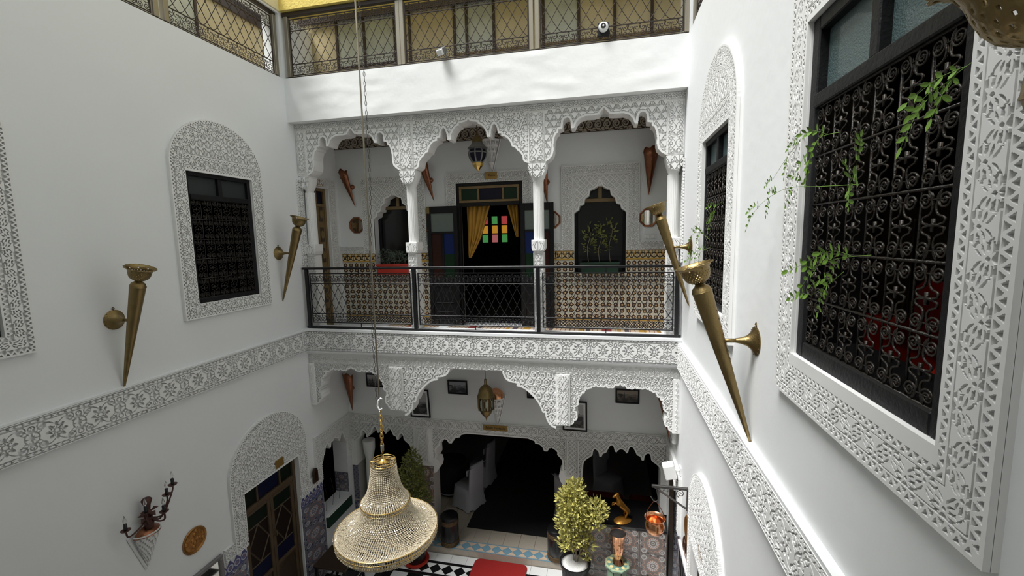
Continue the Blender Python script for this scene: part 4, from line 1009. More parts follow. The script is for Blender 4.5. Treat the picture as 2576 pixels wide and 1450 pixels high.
# balcony balustrade of the upper gallery
bal = thing('balustrade', 'black wrought iron balustrade with three scrolled panels along the upper gallery edge', 'railing', (0, YB+.06, 0))
BX = [(-4.78, -2.99), (-2.87, -1.04), (-.92, .90)]
MB().cbox(-4.90, .98, -.028, .028, -.462, -.425, .006).build('handrail', M['iron'], bal)
MB().cbox(-4.88, 1.0, -.02, .02, -1.435, -1.40, .004).build('bottom_rail', M['iron'], bal)
for xx, wd in ((-4.83, .05), (-2.93, .055), (-.98, .055), (.94, .05)): MB().cbox(xx-wd/2, xx+wd/2, -.025, .025, -1.435, -.462, .004).build('post', M['iron'], bal)
su = scroll_unit(.130, .13, .0046, M['iron'])
for x0, x1 in BX:
    g = MB()
    for zz in (-.53, -.69, -1.19, -1.335): g.cbox(x0, x1, -.008, .008, zz-.007, zz+.007, .002)
    for xx in (x0+.008, x1-.008): g.cbox(xx-.008, xx+.008, -.008, .008, -1.342, -.523, .002)
    for xx in ((x0+x1)/2,): g.box(xx-.006, xx+.006, -.006, .006, -.53, -.46).box(xx-.006, xx+.006, -.006, .006, -1.40, -1.34)
    for xx in (x0, x1): g.box(xx-.06, xx+.06, -.005, .005, -1.336, -1.328) if False else None
    g.build('panel_frame', M['iron'], bal)
    n = round((x1-x0)/.130); st = (x1-x0)/n
    for i in range(n):
        for zc in (-.61, -1.262): link('scroll', su, bal, (x0+st*(i+.5), 0, zc)).scale = (st/.13, 1, 1)
    lattice_wires(x0, x1, -1.185, -.695, st, .0046, M['iron'], bal)
# railings of the terrace above
def terrace_rail(name, label, u0, u1, panels, T, mat):
    o = thing(name, label, 'railing'); o.matrix_world = T
    MB().cbox(u0, u1, -.03, .03, 3.43, 3.49, .005).build('top_rail', mat, o); MB().cbox(u0, u1, -.03, .03, 2.52, 2.55, .005).build('bottom_rail', mat, o)
    su2 = scroll_unit(.150, .15, .0048, M['rust'], 4)
    for x0, x1 in panels:
        for xx in (x0-.04, x1+.04): MB().cbox(xx-.03, xx+.03, -.035, .035, 2.55, 3.43, .005).build('post', M['panel'], o)
        g = MB()
        for zz in (2.575, 2.735, 3.225, 3.39): g.cbox(x0, x1, -.007, .007, zz-.006, zz+.006, .002)
        for xx in (x0+.007, x1-.007): g.cbox(xx-.008, xx+.008, -.007, .007, 2.575, 3.39, .002)
        for k in range(4): xx = x0+(x1-x0)*(k+.5)/4; g.box(xx-.004, xx+.004, -.004, .004, 2.55, 2.575)
        g.build('panel_frame', mat, o)
        n = round((x1-x0)/.150); st = (x1-x0)/n
        for i in range(n):
            for zc in (2.655, 3.308): link('scroll', su2, o, (x0+st*(i+.5), 0, zc)).scale = (st/.15, 1, 1)
        lattice_wires(x0, x1, 2.74, 3.22, st, .0048, M['rust'], o)
    return o
terrace_rail('terrace_railing', 'scrolled iron railing of the roof terrace above the white back parapet', XL+.02, XR-.02, [(-4.80, -3.02), (-2.88, -1.06), (-.90, .95)], Tm((0, YB+.06, 0), (1, 0, 0), (0, 1, 0), (0, 0, 1)), M['rust'])
terrace_rail('terrace_railing', 'scrolled iron railing of the roof terrace above the plain left wall', .6, 6.16, [(.75, 2.45), (2.57, 4.22), (4.42, 6.08)], Tm((XL-.06, 0, 0), (0, 1, 0), (-1, 0, 0), (0, 0, 1)), M['rust'])
terrace_rail('terrace_railing', 'scrolled iron railing of the roof terrace above the right wall, seen edge on', -6.16, -.6, [(-6.08, -4.42), (-4.22, -2.57), (-2.45, -.75)], Tm((XR+.06, 0, 0), (0, -1, 0), (1, 0, 0), (0, 0, 1)), M['rust'])
# frosted glazing behind the railings
def glazing(name, label, T, splits, z0=2.5, z1=3.9):
    o = link(name, None); o.matrix_world = T; o['kind'] = 'structure'; o['label'] = label
    f = MB(); xs = [s[0] for s in splits]+[splits[-1][1]]
    for i, xx in enumerate(xs): f.cbox(xx-.022, xx+.022, -.02, .03, z0, z1, .004)
    f.cbox(xs[0], xs[-1], -.06, -.025, 3.62, 3.95, .004)
    fr = f.build('frame', M['darkwood'], o)
    for k, (a, b_, mt, mid) in enumerate(splits):
        zm = 2.89
        if mid:
            MB().cbox(a+.022, b_-.022, -.015, .025, zm-.02, zm+.02, .004).build('rail', M['goldwood' if mid > 1 else 'darkwood'], fr)
            MB().box(a+.022, b_-.022, .0, .008, zm+.02, z1).build('pane', M[mt], fr); MB().box(a+.022, b_-.022, .0, .008, z0, zm-.02).build('pane', M['amber' if k % 3 else mt], fr)
        else: MB().box(a+.022, b_-.022, .0, .008, z0, z1).build('pane', M[mt], fr)
    return o
glazing('window_8', 'amber and grey frosted glazing behind the back terrace railing', Tm((0, 6.95, 0), (1, 0, 0), (0, 1, 0), (0, 0, 1)),
        [(-5.6, -4.43, 'amber', 0), (-4.43, -3.93, 'greyglass', 1), (-3.93, -3.38, 'greyglass', 1), (-3.38, -3.12, 'amber', 0), (-3.12, -2.36, 'amber', 0), (-2.36, -2.16, 'greyglass', 2), (-2.16, -1.72, 'greyglass', 2), (-1.72, -1.15, 'amber', 2), (-1.15, -.95, 'amber', 0), (-.95, -.42, 'greyglass', 2), (-.42, .10, 'amber', 2), (.10, .62, 'amber', 2), (.62, 1.4, 'amber', 2)])
glazing('window_9', 'greenish frosted glazing behind the left terrace railing', Tm((XL-.9, 0, 0), (0, 1, 0), (-1, 0, 0), (0, 0, 1)),
        [(.5, 1.6, 'greyglass', 1), (1.6, 2.7, 'amber', 0), (2.7, 3.6, 'greyglass', 1), (3.6, 4.4, 'amber', 0), (4.4, 5.0, 'greyglass', 1), (5.0, 5.6, 'greyglass', 1), (5.6, 6.9, 'amber', 1)])
# flood light and dome camera on the back terrace rail
o = thing('flood_light', 'small grey flood light tilted up on the edge of the white parapet', 'flood light', (-2.28, 6.16, 2.53))
Tf = Matrix.Translation((0, -.03, .09)) @ Matrix.Rotation(-.35, 4, 'Z') @ Matrix.Rotation(.6, 4, 'X')
MB().cbox(-.055, .055, -.03, .045, -.045, .045, .008, T=Tf).build('housing', M['greyplastic'], o)
MB().cbox(-.047, .047, -.075, -.03, -.037, .037, .006, T=Tf).build('lens', M['whiteplastic'], o)
MB().tube([(-.06, -.03, .09), (-.05, -.01, .01), (0, 0, -.01), (.05, -.01, .01), (.06, -.03, .09)], .008, 6).build('bracket', M['greyplastic'], o)
o = thing('security_camera', 'round white camera with a black lens mounted on the terrace railing', 'camera', (-.055, 6.19, 2.70))
MB().lathe([(.062, 0), (.066, .02), (.055, .045), (.036, .055), (.0, .05)], 24, T=Tm((0, 0, 0), (1, 0, 0), (0, 0, 1), (0, -1, 0))).build('housing', M['whiteplastic'], o, 'auto')
MB().lathe([(.034, .055), (.03, .062), (.014, .060), (0, .066)], 20, T=Tm((0, 0, 0), (1, 0, 0), (0, 0, 1), (0, -1, 0))).build('lens', M['blackgloss'], o, 'auto')
MB().lathe([(.012, .062), (.012, .068), (0, .069)], 12, T=Tm((0, 0, 0), (1, 0, 0), (0, 0, 1), (0, -1, 0))).build('lens_glint', M['whiteplastic'], o)
MB().cbox(-.075, .075, .0, .05, -.10, .06, .004).build('mounting_plate', M['blackwood'], o)
# ------------------------------------------------------------------ brass torch sconces
def torch(label, x, y, z, rz):
    o = thing('torch_sconce', label, 'wall sconce', (x, y, z), rz, 'brass torches on the side walls')
    Tw = Tm((0, 0, 0), (1, 0, 0), (0, 0, 1), (0, -1, 0))
    MB().lathe([(.10, 0), (.102, .006), (.09, .014), (.06, .03), (.035, .06), (.022, .10), (.016, .13)], 28, T=Tw).build('flange', M['brass'], o, 'auto')
    b = MB(); 
    for k in range(16): a = 2*PI*k/16; b.lathe([(.006, 0), (.005, .008), (0, .011)], 6, T=Tm((.094*math.cos(a), -.004, .094*math.sin(a)), (1, 0, 0), (0, 0, 1), (0, -1, 0)))
    b.tube([(0, -.004, .10), (.012, -.006, .115), (0, -.004, .13), (-.012, -.006, .115)], .004, 5, closed=True)
    b.build('beading', M['brassdark'], o)
    tip = Vector((0, -.012, -.725)); rim = Vector((0, -.415, .515)); d = rim-tip; L = d.length; Ta = axis_T(tip, d)
    ap = tip+d*(.722/1.24)
    MB().tube([(0, -.10, .0), (0, ap.y, ap.z)], .0155, 10).build('arm', M['brass'], o, True)
    cone = [(.0, -.012), (.010, -.004), (.007, .004), (.011, .02)]+[(.011+.056*(i/12)**.92, .02+(.86*L-.02)*i/12) for i in range(1, 13)]+[(.070, .862*L), (.066, .868*L), (.058, .885*L), (.040, .895*L), (.030, .905*L)]
    c = MB().lathe(cone, 28, T=Ta).build('cone', M['brass'], o, 'auto')
    # engraved leaf scroll on the shaft, standing slightly proud
    e = MB(); dn = d.normalized()
    for s in (-1, 1):
        for k in range(7):
            f = .47+.045*k; P0 = tip+d*f; rad = .011+.056*max(0, ((f*L-.02)/(.86*L-.02)))**.92
            for m_ in range(2):
                a = PI*1.5+s*(.25+.35*m_)+.1*math.sin(k*2.1); q = Ta.to_3x3() @ Vector((math.cos(a), math.sin(a), 0)); 
                e.lathe([(.009, 0), (.006, .003), (0, .004)], 6, T=axis_T(P0+q*(rad-.0015)+dn*.012*m_, q))
    e.build('engraving', M['brassdark'], c)
    z0 = .905*L; key = [(.026, 0), (.034, .006), (.056, .016), (.076, .032), (.088, .054), (.094, .078), (.097, .100), (.104, .118), (.117, .131), (.124, .137)]
    bowl = []
    for (ra, za), (rb_, zb) in zip(key[:-1], key[1:]): bowl += [(ra+(rb_-ra)*q/3, z0+za+(zb-za)*q/3) for q in range(3)]
    bowl.append((key[-1][0], z0+key[-1][1]))
    n = 96
    def skip(i, k):
        if 5 < i < 17 and i % 2 == 0: return (k+i) % 4 == 0
        if i in (19, 20): return k % 12 in (3, 4)
        return False
    bw = MB().lathe(bowl, n, T=Ta, skip=skip, cap=False).build('bowl', M['brass'], o, 'auto'); sm = bw.modifiers.new('t', 'SOLIDIFY'); sm.thickness = .0025
    f = MB(); V = []
    for k in range(n):
        a = 2*PI*k/n; rr = .126+.005*math.cos(a*16); V.append(Ta @ Vector((rr*math.cos(a), rr*math.sin(a), z0+.137)))
    f.tube(V, .0035, 5, closed=True); f.build('rim', M['brass'], o, True)
    MB().lathe([(.030, .895*L), (.034, .90*L), (.030, .905*L)], 20, T=Ta).build('neck', M['brassdark'], o, True)
    return o
torch('brass torch sconce on the left wall between the two arched windows', XL, 3.415, -.752, L90)
torch('brass torch sconce on the left wall beside the gallery corner column', XL, 5.775, -.172, L90)
torch('large brass torch sconce in front of the right wall, lower of the two', XR, 3.245, -.755, R90)
torch('brass torch sconce on the right wall near the balustrade, upper of the two', XR, 5.73, -.168, R90)
torch('dark perforated brass sconce bowl cut off by the top right corner', XR, .785, -.14, R90)
# ------------------------------------------------------------------ gallery wall objects
def copper_cone(label, x, y, z, rz, tilt=0., turn=0., h=.60, w=.19, grp='copper cone sconces'):
    """pointed half cone of hammered copper with a scalloped upper edge; origin at its wall knob"""
    o = thing('copper_sconce', label, 'wall sconce', (x, y, z), rz, grp)
    b = MB(); n = 14; rows = 10; V = []
    for j in range(rows+1):
        t = j/rows
        for i in range(n+1):
            a = PI*i/n; r = w/2*t+.004; zz = -h*.62+h*t+(.05*(abs(math.sin(a*2.5))-.3)+.05*math.sin(a) if j == rows else 0)
            V.append((-math.cos(a)*r, -.03-math.sin(a)*r*.85-.10*t, zz))
    F = [(j*(n+1)+i, j*(n+1)+i+1, (j+1)*(n+1)+i+1, (j+1)*(n+1)+i) for j in range(rows) for i in range(n)]
    b.add(V, F); c = b.build('cone', M['copper'], o, True, rot=(0, tilt, turn)); c.modifiers.new('t', 'SOLIDIFY').thickness = .004
    e = MB()
    for j in range(1, 6):
        t = .25+.13*j; 
        for i in range(-1, 2): e.lathe([(.02*t, 0), (.014*t, .006), (0, .008)], 6, T=axis_T((math.sin(i*.7)*w/2*t, -.03-math.cos(i*.7)*w/2*t*.85-.10*t, -h*.62+h*t), (math.sin(i*.7), -math.cos(i*.7), 0)))
    q = e.build('embossing', M['copper'], c); q['kind'] = 'stuff'
    r = MB(); r.tube([(V[rows*(n+1)+i][0], V[rows*(n+1)+i][1], V[rows*(n+1)+i][2]) for i in range(n+1)], .006, 5); r.build('rim', M['copper'], c, True)
    MB().lathe([(.045, 0), (.045, .01), (.03, .03), (.012, .05), (.012, .07), (0, .07)], 16, T=Tm((0, 0, 0), (1, 0, 0), (0, 0, 1), (0, -1, 0))).build('wall_knob', M['copper'], o, 'auto')
    return o
copper_cone('copper cone sconce above the leftmost octagonal mirror', -4.60, YG, .98, 0, -.22, -.35)
copper_cone('copper cone sconce between the red planter niche and the salon door', -3.05, YG, 1.03, 0, -.20, -.3, h=.62)
copper_cone('copper cone sconce mostly hidden behind the second column from the right', -.98, YG, .90, 0, -.05, -.4)
copper_cone('bright copper cone sconce on the gallery wall by the right end column', .66, YG, 1.02, 0, .03, .0, h=.64, w=.22)
def octagon_mirror(label, x, z, r=.16):
    o = thing('octagonal_mirror', label, 'mirror', (x, YG, z), 0, 'octagonal mirrors')
    Tw = Tm((0, 0, 0), (1, 0, 0), (0, 0, 1), (0, -1, 0)) @ Matrix.Rotation(PI/8, 4, 'Z')
    MB().lathe([(r, 0), (r, .018), (r-.012, .024), (r-.03, .020), (r-.035, .012), (r-.035, 0)], 8, T=Tw, cap=False).build('frame', M['copper'], o)
    MB().lathe([(r-.034, .010), (0, .0101)], 8, T=Tw).build('mirror_glass', M['mirror'], o)
    b = MB()
    for k in range(40):
        a = 2*PI*k/40; rr = (r-.02)*math.cos(PI/8)/max(math.cos(((a+PI/8) % (PI/4))-PI/8), .1); b.lathe([(.006, 0), (0, .006)], 5, T=Tm((rr*math.cos(a), -.021, rr*math.sin(a)), (1, 0, 0), (0, 0, 1), (0, -1, 0)))
    b.build('studs', M['copperbright'], o)
    return o
octagon_mirror('octagonal mirror below the copper cone left of the red planter', -4.555, .28)
octagon_mirror('octagonal mirror half hidden by the open left door leaf', -3.10, .275)
octagon_mirror('octagonal mirror just right of the second column from the right', -.91, .272)
octagon_mirror('octagonal mirror behind the brass torch bowl at the right end', .655, .262)
o = thing('light_switch', 'white double light switch plate under the right octagonal mirror', 'switch', (.683, YG, -.04))
MB().cbox(-.09, .09, -.012, 0, -.04, .04, .004).build('plate', M['whiteplastic'], o)
for s in (-1, 1): MB().cbox(s*.04-.03, s*.04+.03, -.018, -.012, -.027, .027, .003).build('rocker', M['whiteplastic'], o)
def lantern_top(o, prof, n, mat, name, T=None, skip=None, smooth='auto'): return MB().lathe(prof, n, T=T, skip=skip, cap=False).build(name, mat, o, smooth)
o = thing('hanging_lantern', 'pear shaped lantern with grey panels and gold dome hanging in the middle arch', 'lantern', (-2.03, 6.9, 1.06))
lantern_top(o, [(0, 0), (.012, .01), (.03, .03), (.075, .075), (.092, .10)], 8, M['gold'], 'base_cap', smooth=False)
lantern_top(o, [(.092, .10), (.095, .125), (.085, .14)], 8, M['gold'], 'collar', smooth=False)
lantern_top(o, [(.085, .14), (.135, .22), (.150, .29)], 8, M['glassnavy'], 'glass', smooth=False)
b = MB()
for k in range(8):
    a = 2*PI*k/8
    b.tube([(.086*math.cos(a), .086*math.sin(a), .14), (.136*math.cos(a), .136*math.sin(a), .22), (.152*math.cos(a), .152*math.sin(a), .29), (.130*math.cos(a), .130*math.sin(a), .345)], .012, 4)
for rr, zz in ((.152, .29), (.09, .14), (.13, .345), (.128, .30)): b.tube([(rr*math.cos(2*PI*k/8), rr*math.sin(2*PI*k/8), zz) for k in range(8)], .010, 4, closed=True)
b.build('frame', M['greyplastic'], o)
lantern_top(o, [(.150, .29), (.132, .345)], 8, M['glassnavy'], 'upper_glass', smooth=False)
lantern_top(o, [(.132, .345), (.172, .355), (.12, .40), (.085, .445)], 8, M['greyplastic'], 'roof', smooth=False)
lantern_top(o, [(.085, .445), (.078, .50), (.05, .545), (.018, .56), (.014, .60), (.010, .61)], 20, M['brass'], 'dome')
MB().tube([(0, 0, .60), (0, 0, .80)], .008, 6).build('chain', M['brassdark'], o)
def lattice_cone(label, x, y, z, rz, h, w, top=None):
    """pierced white plaster half cone lamp; origin at its point"""
    o = thing('plaster_sconce', label, 'wall sconce', (x, y, z), rz, 'pierced white plaster sconces')
    b = MB(); n = 20; rows = 16; V = []
    for j in range(rows+1):
        t = j/rows
        for i in range(n+1): a = PI*i/n; r = .012+w/2*t; V.append((-math.cos(a)*r, -.015-math.sin(a)*r*.8-.06*t, h*t))
    F = []
    for j in range(rows):
        for i in range(n):
            if 0 < j < rows-1 and ((i % 2 == 0 and j % 3 != 0 and 2 < j) or (i % 4 == 1 and j % 4 == 2)): continue
            F.append((j*(n+1)+i, j*(n+1)+i+1, (j+1)*(n+1)+i+1, (j+1)*(n+1)+i))
    b.add(V, F); c = b.build('pierced_shell', M['carved'], o); c.modifiers.new('t', 'SOLIDIFY').thickness = .01
    for s in (-1, 1): MB().tube([(s*.02, -.01, -.03), (s*(w/2+.02), -.01, h+.02)], .012, 4).build('edge_rib', M['carved'], o)
    return o
lattice_cone('pierced white plaster sconce right of the grey lantern over the salon door', -1.925, YG, 1.15, 0, .48, .28)
# name plate over the salon door
def plaque(label, name, x, y, z, w_, h_, text, rz=0, tx=.0, group=None):
    o = thing(name, label, 'sign', (x, y, z), rz, group)
    pl = MB().cbox(-w_/2, w_/2, -.010, 0, -h_/2, h_/2, .004).build('plate', M['plaque'], o)
    if text:
        cu = bpy.data.curves.new('lettering', 'FONT'); cu.body = text; cu.size = h_*.62 if len(text) > 8 else h_*.42; cu.align_x = 'CENTER'; cu.align_y = 'CENTER'; cu.extrude = .0015
        cu.materials.append(M['ink']); tmp = link('tmp', cu); bpy.context.view_layer.update(); me = bpy.data.meshes.new_from_object(tmp.evaluated_get(bpy.context.evaluated_depsgraph_get())); bpy.data.objects.remove(tmp)
        me.name = 'lettering'; t = link('lettering', me, pl, (tx, -.0115, 0), (PI/2, 0, 0))
    return o
plaque('brass name plate with a short word over the upper salon door', 'name_plate', -1.94, 7.35, 1.05, .22, .115, 'Fatma', tx=.02)
plaque('brass plate reading Salon Fantasia over the ground floor hall opening', 'name_plate', -1.955, YH-.052, -3.415, .45, .105, 'Salon Fantasia')
plaque('blank brass plate over the left end door of the upper gallery', 'name_plate', XL+.025, 6.84, 1.01, .22, .13, None, L90)
plaque('brass plate over the dark glazed door of the lower left wall', 'name_plate', XL+.05, 5.37, -3.345, .17, .13, None, L90)
plaque('brass plate beside the lower right arched doorway', 'name_plate', XR-.035, 4.54, -3.40, .2, .12, None, R90)
# ------------------------------------------------------------------ ground floor paving
fl = slab('floor', XL, XR, -1.6, 7.16, ZG-.1, ZG-.012, M['grout'])
hf = slab('floor_hall', XL, XR, 7.16, 12.5, ZG-.1, ZG+.118, M['grout'])
tl_ = lambda nm, sx, sy, mt, th=.012: MB().cbox(-sx/2, sx/2, -sy/2, sy/2, -th, 0, .002).mesh(nm, M[mt])
wt = tl_('tile', .296, .196, 'whitetile')
x = XL+.15
while x < XR:
    link('tile', wt, fl, (x, 7.045, ZG)); x += .30
bk = tl_('tile', .30, .06, 'blacktile')
for yy in (6.915, 6.62):
    x = XL+.15
    while x < XR-.0: link('tile', bk, fl, (x, yy, ZG)); x += .301
# band of black and white lozenges between the black fillets
dm = {}
def poly_tile(nm, pts, mt, th=.012):
    b = MB(); n = len(pts); b.add([(px, py, 0) for px, py in pts]+[(px, py, -th) for px, py in pts], [tuple(range(n)), tuple(range(2*n-1, n-1, -1))]+[(i, i+n, (i+1) % n+n, (i+1) % n) for i in range(n)]); return b.mesh(nm, M[mt])
hh = .1155
dk = poly_tile('tile', [(-.113, 0), (0, -hh+.002), (.113, 0), (0, hh-.002)], 'blacktile'); tw = poly_tile('tile', [(-.113, hh), (.113, hh), (0, .003)], 'whitetile')
hb = poly_tile('tile', [(-.113, -hh), (0, -.003), (.113, -hh)][::-1], 'whitetile')
def lozenges(x0, x1, yc):
    x = x0+.115
    while x < x1:
        link('tile', dk, fl, (x, yc, ZG)); link('tile', tw, fl, (x+.115, yc, ZG)); link('tile', hb, fl, (x+.115, yc, ZG)); x += .23
lozenges(XL+.4, XR-1.9, 6.767)
sq = tl_('tile', .286, .286, 'whitetile'); sqb = tl_('tile', .286, .286, 'blacktile')
for i in range(20):
    for j in range(6):
        link('tile', sqb if (i+j) % 2 else sq, fl, (XL+.15+.29*i, 6.44-.29*j, ZG))
# raised threshold: beige riser, blue and peach lozenge strip, beige hall tiles
rs = tl_('tile', .296, .116, 'beigetile')
for i in range(20):
    o = link('tile', rs, hf, (XL+.15+.3*i, 7.158, ZG+.058), (PI/2, 0, 0))
bl = poly_tile('tile', [(-.098, 0), (0, -.098), (.098, 0), (0, .098)], 'bluetile'); pe = poly_tile('tile', [(-.098, .1), (.098, .1), (0, .003)][::1], 'peachtile'); pf = poly_tile('tile', [(-.098, -.1), (0, -.003), (.098, -.1)][::-1], 'peachtile')
bt = tl_('tile', .20, .024, 'bluetile')
x = -3.5+.1
while x < -.4:
    z = ZG+.13
    link('tile', bl, hf, (x, 7.27, z)); link('tile', pe, hf, (x+.1, 7.27, z)); link('tile', pf, hf, (x+.1, 7.27, z)); link('tile', bt, hf, (x, 7.157+.012, z)); link('tile', bt, hf, (x, 7.385, z)); x += .2
ht = tl_('tile', .296, .296, 'beigetile')
for i in range(20):
    for j in range(7): link('tile', ht, hf, (XL+.15+.3*i, 7.55+.3*j, ZG+.13))
o = MB().cbox(-2.75, -.9, 7.77, 12.0, ZG+.131, ZG+.142, .003).build('floor_mat', M['mat']); prop(o, 'large black carpet running back into the dark ground floor hall', 'carpet')
def rounded_rect(x0, x1, y0, y1, r, n=6):
    P = []
    for cx, cy, a0 in ((x1-r, y1-r, 0), (x0+r, y1-r, PI/2), (x0+r, y0+r, PI), (x1-r, y0+r, 1.5*PI)):
        P += [(cx+r*math.cos(a0+PI/2*i/n), cy+r*math.sin(a0+PI/2*i/n)) for i in range(n+1)]
    return P
o = link('rug', poly_tile('rug', rounded_rect(-2.36, -1.38, 5.9, 7.13, .10), 'carpet', .018), None, (0, 0, ZG+.02)); prop(o, 'red pile rug with rounded corners on the white courtyard floor', 'rug')
MB_ = MB()
for i in range(2):
    x0, x1, lab = ((-3.9, -2.95, 'striped kilim runner behind the left balustrade panel'), (-2.75, .85, 'striped kilim runner behind the middle and right balustrade panels'))[i]
    b = MB(); nx, V = 40, []
    for r_ in range(2):
        for k in range(nx+1): V.append((x0+(x1-x0)*k/nx, (6.62, 7.34)[r_], ZF+.010+.003*math.sin(k*1.7+r_)))
    b.add(V, [(k, k+1, nx+2+k, nx+1+k) for k in range(nx)]); o = b.build('kilim_runner', M['kilim'], None, True); o.modifiers.new('t', 'SOLIDIFY').thickness = .008; prop(o, lab, 'runner')
# ------------------------------------------------------------------ chandelier
CX, CY = -2.067, 3.55
ch = thing('chandelier', 'tiered crystal bead chandelier with gilt rings hanging low on a long chain', 'chandelier', (CX, CY, -2.08))
def zz(z): return z+2.08
def ring(r, z, t, name='gilt_ring', n=72, flat=0):
    o = MB().tube([(r*math.cos(2*PI*k/n), r*math.sin(2*PI*k/n), zz(z)) for k in range(n)], t, 6, closed=True).build(name, M['gold'], ch, True); return o
for r, z in ((.113, -2.077), (.118, -2.10), (.231, -2.479), (.228, -2.515), (.480, -2.754), (.478, -2.79), (.470, -2.825)): ring(r, z, .0045 if z > -2.4 else .0055)
b = MB()
for a in (.5, .5+PI/2): b.tube([(.113*math.cos(a), .113*math.sin(a), zz(-2.075)), (-.113*math.cos(a), -.113*math.sin(a), zz(-2.075))], .005, 6)
b.lathe([(0, zz(-2.085)), (.062, zz(-2.088)), (.066, zz(-2.078)), (.03, zz(-2.068)), (.012, zz(-2.05)), (.008, zz(-2.02)), (0, zz(-2.02))], 24); b.build('top_cross', M['gold'], ch, 'auto')
for r0, z0, r1, z1 in ((.231, -2.479, .205, -2.50), (.48, -2.754, .478, -2.825)):
    for k in range(6): a = k*PI/3+.4; MB().tube([(r0*math.cos(a), r0*math.sin(a), zz(z0)), (r1*math.cos(a), r1*math.sin(a), zz(z1))], .004, 5).build('gilt_stay', M['gold'], ch)
def bead_tier(prof, rows, count, name, size, jitter=.0):
    """rings of faceted beads threaded on strands that follow a flared profile"""
    V = []; F = []; tot = len(prof)-1
    for j in range(rows+1):
        t = j/rows*tot; i = min(int(t), tot-1); f = t-i
        r = prof[i][0]*(1-f)+prof[i+1][0]*f; z = prof[i][1]*(1-f)+prof[i+1][1]*f
        dr = prof[i+1][0]-prof[i][0]; dz = prof[i+1][1]-prof[i][1]; l = math.hypot(dr, dz); dr /= l; dz /= l
        n = int(count(r)); s = min(size, 2*PI*r/n*.53)
        for k in range(n):
            a = 2*PI*(k+.5*(j % 2)*0)/n; rr = r+R_.uniform(-.002, .002)
            c = Vector((rr*math.cos(a), rr*math.sin(a), zz(z))); er = Vector((math.cos(a), math.sin(a), 0)); et = Vector((-math.sin(a), math.cos(a), 0))
            ed = er*dr+Vector((0, 0, dz)); en = er*dz*-1+Vector((0, 0, dr)); tw = R_.uniform(-.6, .6); et2 = et*math.cos(tw)+en*math.sin(tw); en2 = en*math.cos(tw)-et*math.sin(tw)
            o = len(V); h = s*1.12
            V += [c+ed*h, c-ed*h, c+et2*s, c+en2*s*.8, c-et2*s, c-en2*s*.8]
            for q in range(4): F += [(o, o+2+q, o+2+(q+1) % 4), (o+1, o+2+(q+1) % 4, o+2+q)]
    o = link(name, np_mesh(name, V, F, M['crystal']), ch); o['kind'] = 'stuff'; return o
P1 = [(.115, -2.105), (.122, -2.20), (.134, -2.27), (.150, -2.34), (.176, -2.41), (.200, -2.455), (.222, -2.478)]
P2 = [(.226, -2.52), (.236, -2.565), (.256, -2.62), (.288, -2.68), (.335, -2.73), (.395, -2.762), (.45, -2.766), (.477, -2.756)]
bead_tier(P1, 27, lambda r: 46 if r < .15 else 62, 'bead_strands', .0098)
bead_tier([(.231, -2.485), (.230, -2.515)], 2, lambda r: 84, 'bead_band', .008)
bead_tier(P2, 29, lambda r: max(70, int(r*295)), 'bead_strands', .0110)
bead_tier([(.478, -2.765), (.474, -2.82)], 3, lambda r: 140, 'bead_band', .009)
bead_tier([(.465, -2.832), (.44, -2.87), (.38, -2.905), (.30, -2.925)], 10, lambda r: int(r*270), 'bead_fringe', .010)
def links(prof, n, r, name):
    b = MB()
    for k in range(n):
        a = 2*PI*k/n; b.tube([(p[0]*.985*math.cos(a), p[0]*.985*math.sin(a), zz(p[1])) for p in prof], r, 3)
    o = b.build(name, M['goldwood'], ch); o['kind'] = 'stuff'; return o
links(P1, 44, .0011, 'strand_wires'); links(P2, 70, .0011, 'strand_wires')
# chain, hook and suspension cable
b = MB()
for k in range(9):
    zc = -1.62-.044*k; ln = .033; rr = .015
    pts = []
    for q in range(12):
        a = 2*PI*q/12; u = rr*math.cos(a); v = ln*math.sin(a); pts.append(((u, 0, zz(zc)+v) if k % 2 else (0, u, zz(zc)+v)))
    b.tube(pts, .0052, 5, closed=True)
b.build('chain', M['gold'], ch, True)
MB().tube([(.028, 0, zz(-1.475)), (.012, 0, zz(-1.465)), (-.012, 0, zz(-1.49)), (-.024, 0, zz(-1.54)), (-.006, 0, zz(-1.585)), (.022, 0, zz(-1.565)), (.030, 0, zz(-1.53))][0:6], .008, 8).build('hook', M['whiteplastic'], ch, True)
MB().tube([(.0, 0, zz(-1.98)), (.010, 0, zz(-1.99)), (-.008, 0, zz(-2.01)), (.004, 0, zz(-2.05))], .005, 6).build('shackle', M['brassdark'], ch, True)
MB().cbox(-.014, .014, -.012, .012, zz(-1.985), zz(-1.925), .004).build('coupling', M['greyplastic'], ch)
MB().tube([(0, 0, zz(-1.47)), (-.004, 0, zz(1.3)), (-.006, 0, zz(4.9))], .0085, 6).build('hanging_pipe', M['panel'], ch, True)
MB().cbox(-.6, .6, -.04, .04, zz(4.9), zz(4.97)).build('roof_bracket', M['iron'], ch)
lk = []
for q in range(10): a = 2*PI*q/10; lk.append((.008*math.cos(a), 0, .022*math.sin(a)))
lm = MB().tube(lk, .0022, 4, closed=True).mesh('slack_link', M['greyiron'], True)
k = 0; z = 2.05
while z > -1.5:
    q = link('slack_link', lm, ch, (.024+.012*math.sin(z*1.3)+(.0 if z > .4 else -.045*min(1, (.4-z)/.8)), .004, zz(z)), (0, 0, (PI/2 if k % 2 else 0)+.4)); z -= .040; k += 1
